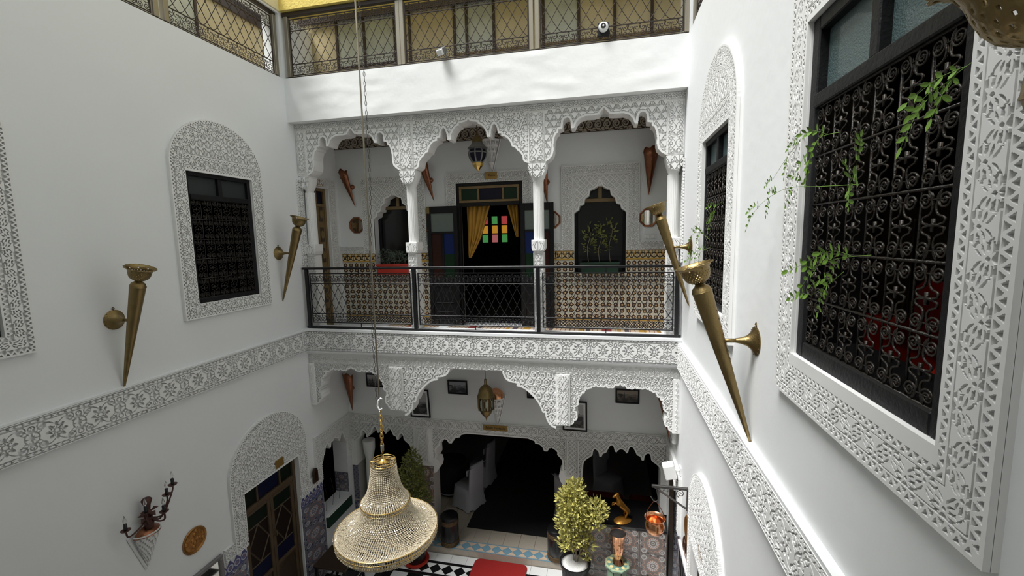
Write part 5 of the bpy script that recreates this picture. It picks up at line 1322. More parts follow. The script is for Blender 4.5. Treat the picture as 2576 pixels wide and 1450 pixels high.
# ------------------------------------------------------------------ lower gallery walls: lantern, pictures, sconces
o = thing('hanging_lantern', 'pierced brass lantern hanging in the middle of the lower arcade', 'lantern', (-1.985, 6.8, -3.04))
MB().lathe([(0, -.05), (.008, -.03), (.014, 0), (.03, .02), (.09, .09), (.115, .15), (.125, .155)], 24).build('base_bowl', M['brass'], o, 'auto')
def lsk(i, k): return i in (1, 2, 3, 4) and ((k % 4 in (1, 2) and i in (2, 3)) or (i in (1, 4) and k % 2 == 0))
c = MB().lathe([(.125, .155), (.135, .17), (.137, .22), (.139, .28), (.137, .34), (.137, .37), (.145, .385)], 32, skip=lsk, cap=False).build('pierced_body', M['brassdark'], o); c.modifiers.new('t', 'SOLIDIFY').thickness = .004
b = MB()
for k in range(8):
    a = 2*PI*k/8; b.tube([(.14*math.cos(a), .14*math.sin(a), .16), (.142*math.cos(a), .142*math.sin(a), .385)], .007, 5)
b.build('frame', M['brass'], o)
MB().lathe([(.12, .165), (.122, .375)], 24, cap=False).build('glass', M['greyglass'], o)
MB().lathe([(.148, .385), (.140, .40), (.125, .44), (.115, .49), (.085, .54), (.05, .57), (.022, .59), (.022, .68), (0, .68)], 24).build('dome', M['brass'], o, 'auto')
MB().tube([(0, 0, .68), (0, 0, 1.19)], .006, 5).build('chain', M['brassdark'], o)
o = lattice_cone('pierced white plaster sconce with a copper shade behind the brass lantern', -1.915, YH-.0, -3.32, 0, .50, .27)
MB().lathe([(.145, 0), (.14, .05), (.11, .11), (.05, .155), (0, .165)], 20, T=Tm((0, -.075, .50), (1, 0, 0), (0, 1, 0), (0, 0, 1)), a0=PI, a1=2*PI).build('copper_shade', M['copperbright'], o, 'auto')
def picture(label, x, y, z, w_, h_, prt, tilt=0, rz=0, mount=0, group=None):
    o = thing('framed_picture', label, 'picture', (x, y, z), 0, group); o.rotation_euler = (tilt, 0, rz)
    f = .026
    b = MB().cbox(-w_/2, w_/2, -.022, 0, -h_/2, -h_/2+f, .003).cbox(-w_/2, w_/2, -.022, 0, h_/2-f, h_/2, .003).cbox(-w_/2, -w_/2+f, -.022, 0, -h_/2+f, h_/2-f, .003).cbox(w_/2-f, w_/2, -.022, 0, -h_/2+f, h_/2-f, .003)
    b.build('frame', M['blackwood'], o)
    if mount: MB().box(-w_/2+f, w_/2-f, -.010, -.004, -h_/2+f, h_/2-f).build('mount', M['whiteplastic'], o)
    MB().box(-w_/2+f+mount, w_/2-f-mount, -.012, -.009, -h_/2+f+mount, h_/2-f-mount).build('print', M[prt], o)
    return o
picture('black framed monochrome harbour photograph left of the brass lantern', -2.655, YH-.012, -2.705, .375, .265, 'print1', .05)
picture('black framed landscape photograph half hidden by the left scalloped arch', -4.31, YH-.012, -2.655, .36, .265, 'print3', .05)
picture('black framed photograph mostly hidden behind the right arcade bracket', -1.19, YH-.012, -2.70, .36, .265, 'print1', .05)
picture('black framed sepia photograph centred in the right scalloped arch', .345, YH-.012, -2.70, .39, .255, 'print2', .05)
picture('tall black framed portrait print standing on the cornice behind the left bracket', -3.40, YH-.05, -3.04, .40, .56, 'print3', .10, 0, .035)
picture('tall black framed portrait print standing on the cornice behind the right arcade pier', -.53, YH-.05, -3.09, .42, .56, 'print3', .10, 0, .035)
o = copper_cone('embossed copper cone sconce in the far left corner of the lower gallery', -4.80, YH-.02, -2.83, 0, .03, 0, h=.72, w=.20)
o = copper_cone('copper cone sconce on the right wall of the lower gallery, partly behind the scalloped arch', XR, 6.88, -2.80, R90, .05, -.2, h=.80, w=.24)
o = thing('niche_plaque', 'small dark arched wooden plaque between the lower left door and the side arch', 'plaque', (XL+.042, 6.13, -3.98), L90)
MB().prism([(-.06, -.12), (.06, -.12), (.06, .06), (.045, .10), (.02, .125), (0, .13), (-.02, .125), (-.045, .10), (-.06, .06)], -.03, -.002).build('frame', M['darkwood'], o)
MB().prism([(-.035, -.09), (.035, -.09), (.035, .05), (.02, .085), (0, .095), (-.02, .085), (-.035, .05)], -.034, -.028).build('inset', M['copper'], o)
# ------------------------------------------------------------------ left wall objects low down
o = thing('candelabra_sconce', 'rusty five armed candle lamp rising from a pierced white cone on the left wall', 'wall sconce', (XL, 3.43, -3.50), L90)
b = MB(); n = 20; rows = 14; V = []
for j in range(rows+1):
    t = j/rows
    for i in range(n+1): a = PI*i/n; r = .01+.125*t; V.append((-math.cos(a)*r, -.01-math.sin(a)*r*.9-.03*t, .42*t))
F = [(j*(n+1)+i, j*(n+1)+i+1, (j+1)*(n+1)+i+1, (j+1)*(n+1)+i) for j in range(rows) for i in range(n) if not (1 < j < rows-1 and ((i+j) % 3 == 0 or (i % 4 == 1 and j % 3 == 1)))]
b.add(V, F); c = b.build('pierced_shell', M['carved'], o); c.modifiers.new('t', 'SOLIDIFY').thickness = .01
MB().lathe([(.135, .40), (.11, .44), (.06, .47), (0, .48)], 20, T=Tm((0, -.04, 0), (1, 0, 0), (0, .9, 0), (0, 0, 1)), a0=PI, a1=2*PI).build('bulb_mound', M['copper'], o, 'auto')
for s in (-1,): MB().tube([(-.02, -.01, -.02), (-.16, -.01, .43)], .014, 4).build('edge_rib', M['carved'], o)
rust = base_mat('rusty_brown_metal', (.10, .045, .035), .6, metal=.5, vary=.4, vscale=30); M['rustarm'] = rust
st = MB().lathe([(.035, .46), (.045, .52), (.03, .56), (.04, .60), (.022, .66), (.03, .72), (.05, .78), (.035, .80), (0, .80)], 12, T=Tm((0, -.10, 0), (1, 0, 0), (0, 1, 0), (0, 0, 1))).build('stem', rust, o, True)
b = MB()
for k in range(9):
    a = k*2.4; zc = .54+.05*(k % 3); r = .09
    p0 = Vector((.02*math.cos(a), -.10+.02*math.sin(a), zc)); p1 = Vector((r*math.cos(a), -.10+r*math.sin(a), zc-.03+.05*(k % 2))); s_ = Vector((-math.sin(a), math.cos(a), 0))*.035; mdp = (p0+p1)/2+Vector((0, 0, .02))
    b.add([p0, mdp+s_, p1, mdp-s_], [(0, 1, 2), (0, 2, 3)])
q = b.build('leaf_ornaments', rust, o); q.modifiers.new('t', 'SOLIDIFY').thickness = .004
for ax, ay, az in ((-.25, -.13, .60), (-.09, -.20, .70), (.06, -.24, .62), (.14, -.20, .76), (.26, -.14, .80)):
    a_ = MB().tube(smooth_path([(0, -.10, .58), (ax*.5, -.10+(ay+.1)*.6, .53), (ax*.92, ay, az-.08), (ax, ay, az-.01)], 5), .009, 6)
    a_.lathe([(.012, -.012), (.04, .004), (.045, .012), (.03, .008), (0, .006)], 14, T=Tm((ax, ay, az), (1, 0, 0), (0, 1, 0), (0, 0, 1)))
    ar = a_.build('arm', rust, o, 'auto')
    MB().lathe([(.016, .008), (.016, .075), (.012, .08), (0, .08)], 12, T=Tm((ax, ay, az), (1, 0, 0), (0, 1, 0), (0, 0, 1))).build('candle_tube', M['blackgloss'], ar, 'auto')
    MB().lathe([(.006, .08), (.015, .10), (.016, .115), (.009, .14), (.002, .165), (0, .17)], 10, T=Tm((ax, ay, az), (1, 0, 0), (0, 1, 0), (0, 0, 1))).build('flame_bulb', M['bulb'], ar, True)
o = thing('wall_plate', 'round embossed golden plate hung on the lower left wall', 'plate', (XL, 3.975, -3.60), L90)
Tw = Tm((0, 0, 0), (1, 0, 0), (0, 0, 1), (0, -1, 0))
pm = base_mat('embossed_gilt_copper', (.42, .20, .055), .4, metal=.8, bump=.8, bscale=25, vary=.4, vscale=20)
MB().lathe([(.155, 0), (.16, .012), (.15, .02), (.128, .012), (.125, .008), (.05, .012), (0, .014)], 36, T=Tw).build('dish', pm, o, 'auto')
b = MB()
for k in range(9): a = k*.9; r = .03+.085*(k % 3)/2; b.lathe([(.028, .01), (.02, .02), (0, .024)], 8, T=Tw @ Matrix.Translation((r*math.cos(a*1.7), r*math.sin(a*1.7), 0)))
b.build('embossed_figures', pm, o, 'auto')
o = thing('wall_mirror', 'silver framed mirror at the bottom edge below the golden plate', 'mirror', (XL, 3.80, -4.32), L90)
fw = .055; mm = base_mat('pewter_frame', (.25, .24, .24), .4, metal=.6, bump=.5, bscale=60)
b = MB().cbox(-.5, .5, -.045, 0, .30-fw, .30, .01).cbox(-.5, -.5+fw, -.045, 0, -.3, .30-fw, .01).cbox(.5-fw, .5, -.045, 0, -.3, .30-fw, .01).cbox(-.5, .5, -.045, 0, -.3-fw, -.3, .01).build('frame', mm, o)
MB().box(-.5+fw, .5-fw, -.02, -.01, -.3, .3-fw).build('mirror_glass', M['mirror'], o)
# planter in the side arch
o = thing('planter_box', 'long dark green planter with white gravel in the lower left side arch', 'planter', (XL-.10, 6.76, -5.15))
MB().cbox(-.13, .16, -.37, .37, 0, .20, .01).build('box', M['greenpot'], o); MB().cbox(-.115, .145, -.355, .355, .18, .215, .01).build('gravel', M['gravel'], o)
for k in range(3):
    yy = -.22+.2*k; q = MB().tube([(0, yy, .2), (.02, yy+.03, .5), (-.01, yy+.01, .75)], .0035, 5).build('stem', M['darkwood'], o)
# side table
o = thing('side_table', 'black metal side table at the foot of the blue tiled left wall', 'table', (-4.45, 6.05, ZG))
MB().cbox(-.30, .30, -.30, .30, .56, .60, .008).build('table_top', M['darkwood'], o)
for sx in (-.26, .26):
    for sy in (-.26, .26): MB().cbox(sx-.02, sx+.02, sy-.02, sy+.02, 0, .56, .003).build('leg', M['iron'], o)
for s in (-.26, .26): MB().box(-.26, .26, s-.012, s+.012, .12, .145).box(s-.012, s+.012, -.26, .26, .12, .145).build('stretcher', M['iron'], o)
# ------------------------------------------------------------------ plants
def leaf_cloud(o, name, mat, lobes, n, ln, wd, kind='stuff', loc=(0, 0, 0), up=.3):
    V = []; F = []; rr = random.Random(len(name)*31+n)
    tot = sum(l[3]**2*l[4] for l in lobes)
    for cx, cy, cz, r, hz in lobes:
        for _ in range(int(n*r*r*hz/tot)):
            while True:
                d = Vector((rr.uniform(-1, 1), rr.uniform(-1, 1), rr.uniform(-1, 1)))
                if .25 < d.length <= 1: break
            d = d.normalized()*(rr.uniform(.55, 1.05)); p = Vector((cx+d.x*r, cy+d.y*r, cz+d.z*hz))
            ax = (Vector((d.x, d.y, d.z*.6+up))+Vector((rr.uniform(-.7, .7), rr.uniform(-.7, .7), rr.uniform(-.5, .7)))).normalized()
            sd = ax.cross(Vector((rr.uniform(-1, 1), rr.uniform(-1, 1), rr.uniform(-1, 1)))).normalized(); nm = ax.cross(sd)
            L = ln*rr.uniform(.7, 1.25); W = wd*rr.uniform(.8, 1.2); k = len(V)
            V += [p, p+ax*L*.5+sd*W+nm*W*.3, p+ax*L, p+ax*L*.5-sd*W+nm*W*.3, p+ax*L*.5]
            F += [(k, k+1, k+4), (k+1, k+2, k+4), (k+4, k+2, k+3), (k, k+4, k+3)]
    q = link(name, np_mesh(name, V, F, mat), o, loc); q['kind'] = kind; return q
o = thing('potted_shrub', 'variegated shrub in a tall black glossy pot of white gravel right of the hall opening', 'potted plant', (-.487, 6.55, ZG))
MB().lathe([(.16, 0), (.18, .03), (.205, .36), (.225, .62), (.250, .645), (.252, .69), (.230, .69), (.225, .65), (.22, .64)], 32, cap=False).lathe([(.16, .001), (0, .001)], 24).build('pot', M['blackgloss'], o, 'auto')
MB().lathe([(.226, .655), (.15, .675), (0, .682)], 32).build('gravel', M['gravel'], o, True)
for a, (dx, dy) in enumerate(((.02, 0), (.10, .02), (-.05, .03))):
    MB().tube([(dx*.3, dy, .66), (dx, dy, .95), (dx*1.6, dy*1.5, 1.5)], .011, 6, r2=.006).build('stem', M['bark'], o, True)
leaf_cloud(o, 'foliage', M['leaf'], [(0, 0, 1.92, .15, .17), (-.05, 0, 1.74, .23, .2), (.0, -.02, 1.55, .25, .18), (.32, .02, 1.62, .19, .16), (.27, 0, 1.44, .18, .14), (-.08, 0, 1.34, .22, .15), (.0, 0, 1.16, .22, .13), (-.10, -.03, 1.04, .17, .11), (.20, -.03, 1.02, .12, .11), (.17, 0, .84, .09, .08)], 3600, .070, .016)
o = thing('potted_shrub', 'dense pyramidal green shrub in a red rimmed pot behind the chandelier', 'potted plant', (-3.44, 6.88, ZG))
MB().lathe([(.20, 0), (.235, .03), (.232, .055), (.205, .045), (.0, .045)], 32).build('saucer', M['redplastic'], o, 'auto')
b = MB().lathe([(.175, .05), (.178, .06), (.195, .42), (.205, .43), (.205, .46), (.19, .46), (.185, .42), (0, .42)], 28).build('pot', M['blackgloss'], o, 'auto')
MB().tube([(0, 0, .4), (.01, 0, .9), (0, .01, 1.6)], .016, 6, r2=.008).build('stem', M['bark'], o, True)
leaf_cloud(o, 'foliage', M['leafdark'], [(0, 0, 2.10, .10, .13), (0, 0, 1.93, .17, .18), (0, 0, 1.72, .23, .2), (.0, 0, 1.48, .27, .22), (.02, 0, 1.22, .29, .22), (0, 0, .98, .27, .18)], 4200, .052, .012)
def window_planter(label, x, mat, kind):
    o = thing('planter_box', label, 'planter', (x, 7.32, -.63))
    MB().cbox(-.30, .30, -.11, .11, 0, .17, .01).cbox(-.32, .32, -.125, .125, .15, .185, .006).build('box', mat, o); MB().box(-.29, .29, -.10, .10, .17, .178).build('soil', M['darkwood'], o)
    if kind:
        for k, (dx, hh_) in enumerate(((-.18, .62), (0.0, .55), (.17, .70))):
            st = MB().tube(smooth_path([(dx, 0, .17), (dx-.02, -.02, .17+hh_*.4), (dx+.03, -.03, .17+hh_*.75), (dx+.0, -.03, .17+hh_)], 4), .0055, 5, r2=.003).build('stem', M['bark'], o, True)
            leaf_cloud(o, 'foliage', M['jasmine' if 0 else 'leafdark'], [(dx, -.03, .25+hh_*.5, .09, hh_*.4)], 26, .075, .016, 'stuff')
        leaf_cloud(o, 'foliage', M['leafdark'], [(.10, -.04, .72, .17, .14), (-.1, -.04, .62, .15, .12)], 90, .07, .014, 'stuff')
    else:
        for k in range(5): MB().tube([(-.2+.1*k, 0, .17), (-.22+.11*k, -.03, .30)], .005, 4).build('stem', M['greyleaf'], o)
        leaf_cloud(o, 'foliage', M['greyleaf'], [(-.16, -.02, .33, .13, .12), (.10, -.02, .30, .13, .11)], 500, .05, .005, 'stuff')
    return o
window_planter('red planter box with a grey green bush in the left gallery niche', NL, M['redplastic'], 0)
window_planter('dark green planter box with thin leafy saplings in the right gallery niche', NR, M['greenpot'], 1)
# jasmine sprigs in front of the right hand grilles
lf_ = MB().add([(0, 0, 0), (.25, 0, .19), (.65, .01, .21), (1, .03, 0), (.65, .01, -.21), (.25, 0, -.19), (.45, .05, 0)], [(0, 1, 6), (1, 2, 6), (2, 3, 6), (3, 4, 6), (4, 5, 6), (5, 0, 6)]).mesh('leaflet', M['jasmine'])
def sprig(label, y, z, pts, n, size):
    """pts: stem beside the right wall, local x towards the viewer's right, y out from the wall, z up"""
    o = thing('jasmine_sprig', label, 'plant sprig', (XR, y, z), R90, 'jasmine sprigs on the right wall')
    path = smooth_path(pts, 5); MB().tube(path, .0017, 4, r2=.0008).build('stem', M['jasmine'], o, True)
    N = len(path); rr = random.Random(int(abs(y*1000+z*77)))
    def pinnate(P, k, L0):
        for i in range(k):
            f = .2+.8*i/(k-1); j = int(f*(len(P)-1)); p = P[j]; t = (P[min(j+1, len(P)-1)]-P[max(j-1, 0)]).normalized()
            for s in ((1, -1) if i < k-1 else (0,)):
                d = (t*.6+Vector((-t.z, 0, t.x))*s*.9+Vector((0, rr.uniform(-.4, .4), 0))).normalized() if s else t
                q = link('leaflet', lf_, o, p); e = d.cross(Vector((0, 1, .2))).normalized(); q.rotation_euler = Matrix((d, e.cross(d), e)).transposed().to_euler(); L = L0*rr.uniform(.8, 1.15); q.scale = (L, L, L*1.2)
    for b_ in range(max(3, (n*2)//3)):
        f = .35+.65*b_/max(1, (n*2)//3-1); j = min(int(f*(N-1)), N-1); p = path[j]; t = (path[min(j+1, N-1)]-path[max(j-1, 0)]).normalized()
        s = 1 if b_ % 2 else -1
        d = (t+Vector((-t.z, 0, t.x))*s*rr.uniform(.5, 1.1)+Vector((0, rr.uniform(-.5, .2), -.25))).normalized(); L = size*rr.uniform(2.2, 3.0)
        P = smooth_path([p, p+d*L*.5+Vector((0, 0, .008)), p+d*L+Vector((0, 0, -.015))], 5); MB().tube(P, .0012, 3, r2=.0006).build('stem', M['jasmine'], o, True)
        pinnate(P, 5, size*.78)
    return o
for lab, y, z, pts, n, sz in (
    ('jasmine sprig hanging at the upper right corner of the near grille', 1.50, .40, [(.0, -.02, .06), (-.03, -.05, .03), (-.09, -.08, -.02)], 6, .045),
    ('jasmine sprig beside the upper left corner of the near grille', 2.31, .41, [(.05, -.0, .02), (-.02, -.06, .01), (-.06, -.08, -.08)], 6, .045),
    ('long jasmine tendril trailing left across the frame of the near window', 2.30, .20, [(.25, -.02, -.02), (.0, -.05, .0), (-.25, -.10, .02), (-.50, -.12, -.02), (-.62, -.14, -.08)], 9, .038),
    ('bright jasmine sprig in the middle of the near grille', 2.05, .16, [(-.08, -.02, .02), (.02, -.06, .03), (.10, -.08, .08)], 7, .042),
    ('jasmine sprig low at the left of the near grille', 2.13, -.14, [(.20, -.02, .04), (.05, -.06, .02), (-.10, -.10, -.03)], 8, .05),
    ('drooping jasmine sprig below the low left sprig of the near grille', 2.24, -.24, [(.12, -.02, .06), (.06, -.05, .0), (-.02, -.08, -.06)], 5, .045),
    ('thin jasmine tip reaching left of the near window above the middle tendril', 2.72, .30, [(.2, -.02, .20), (.05, -.05, .12), (-.10, -.08, .0)], 5, .03),
    ('jasmine sprig high on the grille of the farther right window', 4.30, .22, [(.10, -.02, .05), (.0, -.06, .0), (-.05, -.08, -.08)], 6, .05),
    ('jasmine sprig on the left frame of the farther right window', 4.80, -.02, [(.15, -.02, -.05), (.0, -.08, .02), (-.22, -.12, .0)], 6, .05),
    ('feathery jasmine sprig low on the grille of the farther right window', 4.75, -.20, [(.15, -.02, .06), (.0, -.08, .0), (-.12, -.12, -.06)], 8, .055),
    ('lowest jasmine sprig on the farther right window', 4.70, -.40, [(.16, -.02, .05), (.04, -.06, .0), (-.10, -.10, -.02)], 6, .05)):
    sprig(lab, y, z, pts, n, sz)
# ------------------------------------------------------------------ ground floor furniture
def drum(label, x, y):
    o = thing('drum_pouf', label, 'pouf', (x, y, ZG+.13), 0, None)
    MB().lathe([(.165, .09), (.17, .10), (.172, .42), (.17, .43)], 36, cap=False).build('body', M['blackgloss'], o, 'auto')
    MB().lathe([(0, 0), (.16, 0), (.175, .01), (.177, .09), (.168, .095)], 36, cap=False).build('base_band', M['goldband'], o, 'auto')
    MB().lathe([(.168, .425), (.177, .43), (.177, .50), (.170, .505)], 36, cap=False).build('upper_band', M['goldband'], o, 'auto')
    MB().lathe([(.172, .505), (.176, .53), (.165, .565), (.13, .585), (0, .595)], 36).build('cushion', M['blackgloss'], o, 'auto')
drum('black drum pouf with gold bands left of the hall opening', -2.93, 7.30); drum('black drum pouf with gold bands right of the hall opening beside the potted shrub', -.87, 7.30)
def covered_chair(label, x, y, rz):
    o = thing('covered_chair', label, 'chair', (x, y, ZG+.13), rz, 'white covered banquet chairs')
    b = MB(); n = 28; rows = [(0.0, .30, .30, .0), (.15, .27, .285, .0), (.35, .25, .265, 0), (.46, .235, .25, 0), (.475, .22, .235, 0)]
    V = []
    for z, hx, hy, o_ in rows:
        for k in range(n):
            a = 2*PI*k/n; m_ = 1/max(abs(math.cos(a)), abs(math.sin(a))); f = .85*m_+.15; w_ = 1+.05*math.sin(k*2.8)*(1-z/.5)
            V.append((hx*f*math.cos(a)*w_, hy*f*math.sin(a)*w_, z if z > .02 else max(.01, .03+.03*math.sin(k*1.9))))
    b.add(V, [(j*n+k, j*n+(k+1) % n, (j+1)*n+(k+1) % n, (j+1)*n+k) for j in range(len(rows)-1) for k in range(n)]+[tuple(range((len(rows)-1)*n, len(rows)*n))]); b.build('seat_cover', M['whitecloth'], o, True)
    b = MB(); P = []
    for j in range(9):
        t = j/8; z = .30+.72*t; hw = .235-.02*t-.06*max(0, t-.8)*5*.5; P.append((z, hw, .05-.01*t, .21+.05*t))
    V = []
    for z, hw, d, yc in P:
        for k in range(n):
            a = 2*PI*k/n; V.append((hw*math.copysign(abs(math.cos(a))**.5, math.cos(a)), yc+d*math.copysign(abs(math.sin(a))**.7, math.sin(a)), z))
    b.add(V, [(j*n+k, j*n+(k+1) % n, (j+1)*n+(k+1) % n, (j+1)*n+k) for j in range(8) for k in range(n)]+[tuple(range(8*n, 9*n))]); b.build('back_cover', M['whitecloth'], o, True)
    b = MB(); b.add([(-.24, .17, .92), (.24, .17, .92), (.25, .30, .99), (-.25, .30, .99), (-.22, .14, .74), (.22, .15, .78), (0, .13, .70)], [(0, 1, 2, 3), (0, 4, 6), (0, 6, 1), (1, 6, 5)]); q = b.build('cloth_flap', M['whitecloth'], o); q.modifiers.new('t', 'SOLIDIFY').thickness = .008
    for sx in (-.2, .2):
        for sy in (-.2, .22): MB().cbox(sx-.018, sx+.018, sy-.018, sy+.018, 0, .10, .003).build('leg', M['blackwood'], o)
for lab, x, y, rz in (('white covered chair nearest the black carpet in the left of the hall', -2.95, 8.55, -2.0), ('white covered chair behind the nearest one in the left of the hall', -2.92, 9.5, -1.75),
                      ('white covered chair left of the round table behind the left hall pier', -4.02, 8.45, 1.9), ('rearmost white covered chair at the left of the hall', -4.2, 9.5, 1.5),
                      ('white covered chair behind the right hall pier', -.70, 8.35, 2.2), ('white covered chair seen through the right hand hall opening', .05, 9.35, .9)):
    covered_chair(lab, x, y, rz)
o = thing('round_table', 'round table under a black cloth in the left of the dark hall', 'table', (-3.5, 8.95, ZG+.13))
MB().lathe([(.33, .06), (.35, .4), (.37, .72), (.36, .745), (0, .75)], 40).build('tablecloth', M['mat'], o, 'auto'); MB().lathe([(.25, 0), (.25, .03), (.05, .06), (.05, .7)], 20).build('pedestal', M['blackwood'], o, 'auto')
MB().tube([(.345*math.cos(2*PI*k/40), .345*math.sin(2*PI*k/40), .10) for k in range(40)], .010, 5, closed=True).build('hem', M['whitecloth'], o, True)
o = thing('sofa', 'dark red banquette along the back of the ground floor hall', 'sofa', (-1.7, 11.9, ZG+.13))
MB().cbox(-2.6, 2.6, -.45, .25, .12, .45, .05).build('seat', M['redcloth'], o); MB().cbox(-2.6, 2.6, .15, .45, .42, .98, .06).build('backrest', M['redcloth'], o)
for s in (-2.5, 0, 2.5):
    for yy in (-.38, .35): MB().box(s-.03, s+.03, yy-.03, yy+.03, 0, .13).build('leg', M['darkwood'], o)
for lab, x0, x1, yy, zc, hgt in (('red bench in the right bay of the hall behind the gilded figurine', -.42, .33, 8.30, ZG+.13, .66), ('short red bench beyond the right end of the marble counter', .45, .90, 8.30, ZG+.13, .66)):
    o = thing('bench', lab, 'bench', ((x0+x1)/2, yy, zc)); w_ = (x1-x0)/2
    MB().cbox(-w_, w_, -.2, .2, hgt-.16, hgt, .05).build('seat', M['redcloth'], o)
    for sx in (-1, 1): MB().cbox(sx*(w_-.06)-.03, sx*(w_-.06)+.03, -.15, .15, 0, hgt-.16, .004).build('leg', M['darkwood'], o)
# gilded rearing horse figurine on the ledge
def skin(name, pts, edges, rad, mat, parent, lv=2):
    me = bpy.data.meshes.new(name); me.from_pydata(pts, edges, []); me.materials.append(mat); o = link(name, me, parent)
    s = o.modifiers.new('s', 'SKIN'); s.use_smooth_shade = True
    for i, v in enumerate(me.skin_vertices[0].data): v.radius = (rad[i], rad[i]); v.use_root = i == 0
    o.modifiers.new('sub', 'SUBSURF').levels = lv; o.modifiers['sub'].render_levels = lv
    return o
o = thing('horse_figurine', 'gilded rearing horse figurine on the black marble counter of the right bay', 'figurine', (.27, 6.99, -4.758), .5)
MB().lathe([(.15, 0), (.155, .012), (.13, .03), (.08, .05), (0, .06)], 20, T=Matrix.Diagonal((1, .7, 1, 1))).build('base', M['goldenfig'], o, 'auto')
pts = [(.06, 0, .20), (.0, 0, .27), (-.05, 0, .34), (-.085, 0, .42), (-.11, 0, .48), (-.155, 0, .47), (-.185, 0, .445),   # pelvis, barrel, chest, neck, poll, face, muzzle
       (.085, .035, .15), (.05, .04, .10), (.075, .04, .045), (.085, -.035, .15), (.03, -.04, .09), (.055, -.04, .045),          # hind legs
       (-.10, .035, .32), (-.165, .035, .34), (-.175, .035, .285), (-.10, -.035, .33), (-.15, -.035, .37), (-.19, -.035, .34),   # fore legs
       (.10, 0, .20), (.135, 0, .14), (.13, 0, .08), (-.10, .015, .52), (-.10, -.015, .52)]
edg = [(0, 1), (1, 2), (2, 3), (3, 4), (4, 5), (5, 6), (0, 7), (7, 8), (8, 9), (0, 10), (10, 11), (11, 12), (2, 13), (13, 14), (14, 15), (2, 16), (16, 17), (17, 18), (0, 19), (19, 20), (20, 21), (4, 22), (4, 23)]
rad = [.048, .052, .05, .033, .026, .02, .015, .026, .015, .012, .026, .015, .012, .018, .012, .010, .018, .012, .010, .015, .017, .006, .005, .005]
skin('body', pts, edg, rad, M['goldenfig'], o)
b = MB()
for k in range(6): t = k/5; b.lathe([(.012, 0), (0, .03)], 5, T=axis_T((-.045-.05*t, 0, .37+.12*t), (.7, 0, .5)))
b.build('mane', M['goldenfig'], o)
# copper vase on a painted octagonal stand
o = thing('octagonal_stand', 'green painted octagonal stand before the brown tiled counter', 'stand', (.175, 6.50, ZG))
Tz = Matrix.Rotation(PI/8, 4, 'Z')
g1 = base_mat('sage_green_paint', (.22, .32, .22), .5, vary=.2, vscale=15); g2 = base_mat('teal_painted_panel', (.10, .20, .17), .5, vary=.3, vscale=18); g3 = base_mat('painted_yellow_motif', (.50, .42, .20), .5)
MB().lathe([(.192, .765), (.198, .772), (.198, .796), (.192, .80), (0, .80)], 8, T=Tz).build('top', g1, o)
MB().lathe([(.16, .801), (0, .8015)], 8, T=Tz).build('painted_panel', g2, o)
b = MB()
for k in range(8):
    a = 2*PI*k/8+PI/8*0; b.lathe([(.028, 0), (.022, .002), (0, .002)], 12, T=Tm((.125*math.cos(a), .125*math.sin(a), .8015), (1, 0, 0), (0, 1, 0), (0, 0, 1)))
    b.tube([(.176*math.cos(a+PI/8), .176*math.sin(a+PI/8), .801), (.176*math.cos(a-PI/8), .176*math.sin(a-PI/8), .801)], .004, 4)
b.build('painted_motif', g3, o)
for k in range(8):
    a = 2*PI*k/8; T_ = Matrix.Rotation(a, 4, 'Z') @ Matrix.Translation((.14, 0, 0)); MB().cbox(-.012, .012, -.052, .052, 0, .77, .003, T=T_).build('side_panel', g1, o)
o = thing('copper_vase', 'embossed copper vase standing on the green octagonal stand', 'vase', (.185, 6.50, ZG+.808))
MB().lathe([(0, 0), (.085, 0), (.088, .01), (.075, .04), (.058, .08), (.055, .10), (.066, .125), (.082, .20), (.094, .30), (.100, .38), (.103, .40), (.110, .44), (.118, .50), (.120, .505), (.110, .50), (.095, .42), (.06, .2), (0, .18)], 32).build('body', M['copperbright'], o, 'auto')
b = MB()
for k in range(26):
    a = k*2.39996; zc = .14+.24*k/26; r = .066+.034*((zc-.125)/.25); b.lathe([(.020, 0), (.014, .005), (.006, .009), (0, .007)], 7, T=axis_T((r*math.cos(a), r*math.sin(a), zc), (math.cos(a), math.sin(a), 0)))
b.build('embossing', M['copperbright'], o, 'auto')
MB().lathe([(.099, .395), (.104, .40), (.099, .408)], 32, cap=False).build('collar', M['copper'], o, True)
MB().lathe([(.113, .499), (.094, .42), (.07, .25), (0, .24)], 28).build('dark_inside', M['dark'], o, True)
# iron wall bracket with hanging copper cauldron
o = thing('wall_bracket', 'grey iron wall bracket with scroll projecting from the right wall', 'bracket', (XR, 5.50, -3.21), R90)
MB().cbox(-.016, .016, -.44, 0, -.02, .012, .003).build('arm', M['greyiron'], o); MB().cbox(-.010, .010, -.016, -.004, -.30, .012, .003).build('wall_bar', M['greyiron'], o)
MB().tube([(0, -.40, -.02), (0, -.02, -.27)], .014, 4).build('brace', M['greyiron'], o)
sp = [(0, -.09+p[0], -.075+p[2]) for p in spiral(0, 0, .008, .055, 0, 3.4*PI, 26)]
MB().tube(sp, .005, 5).build('scroll', M['greyiron'], o, True); MB().tube([(0, -.22, -.03), (0, -.24, -.06), (0, -.30, -.05), (0, -.27, -.02)], .004, 5).build('small_scroll', M['greyiron'], o, True)
MB().tube(smooth_path([(0, -.385, -.02), (0, -.37, -.10), (0, -.36, -.18), (0, -.385, -.215), (0, -.42, -.20), (0, -.45, -.15)], 5), .0065, 6).build('hook', M['greyiron'], o, True)
o = thing('copper_cauldron', 'polished copper cauldron hanging by its handle from the iron wall bracket', 'cauldron', (XR-.395, 5.50, -3.875))
MB().lathe([(0, 0), (.05, .003), (.095, .03), (.118, .08), (.122, .12), (.112, .16), (.100, .185), (.104, .20), (.128, .225), (.132, .23), (.126, .232), (.098, .205), (.094, .185), (.10, .14), (.09, .05), (0, .02)], 36).build('body', M['copperbright'], o, 'auto')
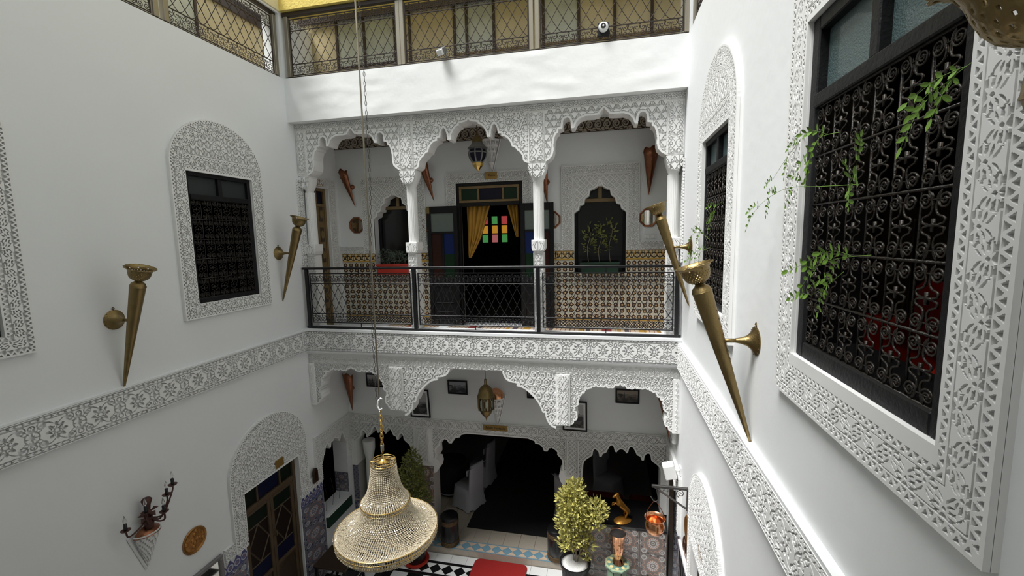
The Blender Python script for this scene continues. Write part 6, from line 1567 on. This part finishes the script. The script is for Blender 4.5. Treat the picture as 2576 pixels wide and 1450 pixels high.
b = MB().tube(smooth_path([(-.105, 0, .20), (-.10, 0, .30), (-.03, 0, .43), (.0, 0, .452), (.03, 0, .43), (.10, 0, .30), (.105, 0, .20)], 4), .005, 6).build('handle', M['copper'], o, True)
for s in (-1, 1): MB().lathe([(.014, 0), (.01, .008), (0, .01)], 10, T=axis_T((s*.104, 0, .20), (s, 0, 0))).build('handle_lug', M['copper'], o)
# white lamp, router and plates on the lower right wall
o = thing('wall_spotlight', 'white box shaped spotlight on the right wall beyond the iron bracket', 'wall lamp', (XR, 6.05, -3.27), R90)
Tl = Matrix.Translation((0, -.13, 0)) @ Matrix.Rotation(.25, 4, 'X')
MB().cbox(-.075, .075, -.10, .05, -.11, .09, .010, T=Tl).build('housing', M['whiteplastic'], o); MB().box(-.062, .062, -.102, -.099, -.09, .07, T=Tl).build('glass', M['greyglass'], o)
MB().tube([(0, 0, .02), (.03, -.04, .01), (0, -.08, 0)], .012, 6).build('arm', M['whiteplastic'], o); MB().cbox(-.05, .05, -.02, 0, -.06, .06, .005).build('mount', M['whiteplastic'], o)
o = thing('cable', 'thin dark cable drooping from the white wall spotlight', 'cable', (XR, 6.05, -3.40), R90); MB().tube(smooth_path([(0, -.06, .02), (.02, -.03, -.03), (.0, -.01, -.08), (-.02, -.008, -.2)], 4), .005, 5).build('wire', M['iron'], o, True)
o = thing('wall_unit', 'slim white wall unit above the white spotlight near the arcade corner', 'wall unit', (XR, 6.52, -2.98), R90)
MB().cbox(-.12, .12, -.07, 0, -.09, .09, .015).build('housing', M['whiteplastic'], o); MB().cbox(-.09, .09, -.076, -.07, -.05, -.02, .003).build('vent', M['greyplastic'], o)
for lab, y, z, r, mt in (('golden plate on the lower right wall just below the iron bracket', 5.42, -3.72, .17, pm), ('copper plate on the lower right wall under the golden plate', 5.52, -4.05, .15, M['copper'])):
    o = thing('wall_plate', lab, 'plate', (XR, y, z), R90)
    MB().lathe([(r, 0), (r+.005, .012), (r-.01, .022), (r-.03, .012), (0, .014)], 32, T=Tw).build('dish', mt, o, 'auto'); MB().lathe([(r*.5, .012), (r*.4, .02), (0, .024)], 16, T=Tw).build('boss', mt, o, 'auto')
o = thing('iron_gate', 'white topped black iron gate folded against the lower right wall', 'gate', (XR-.0, 5.42, ZG))
MB().cbox(-.055, -.015, -.40, .40, 1.76, 1.81, .004).build('top_rail', M['whiteplastic'], o)
for k in range(6): MB().tube([(-.035, -.38+.152*k, 0), (-.035, -.38+.152*k, 1.76)], .008, 6).build('upright', M['iron'], o)
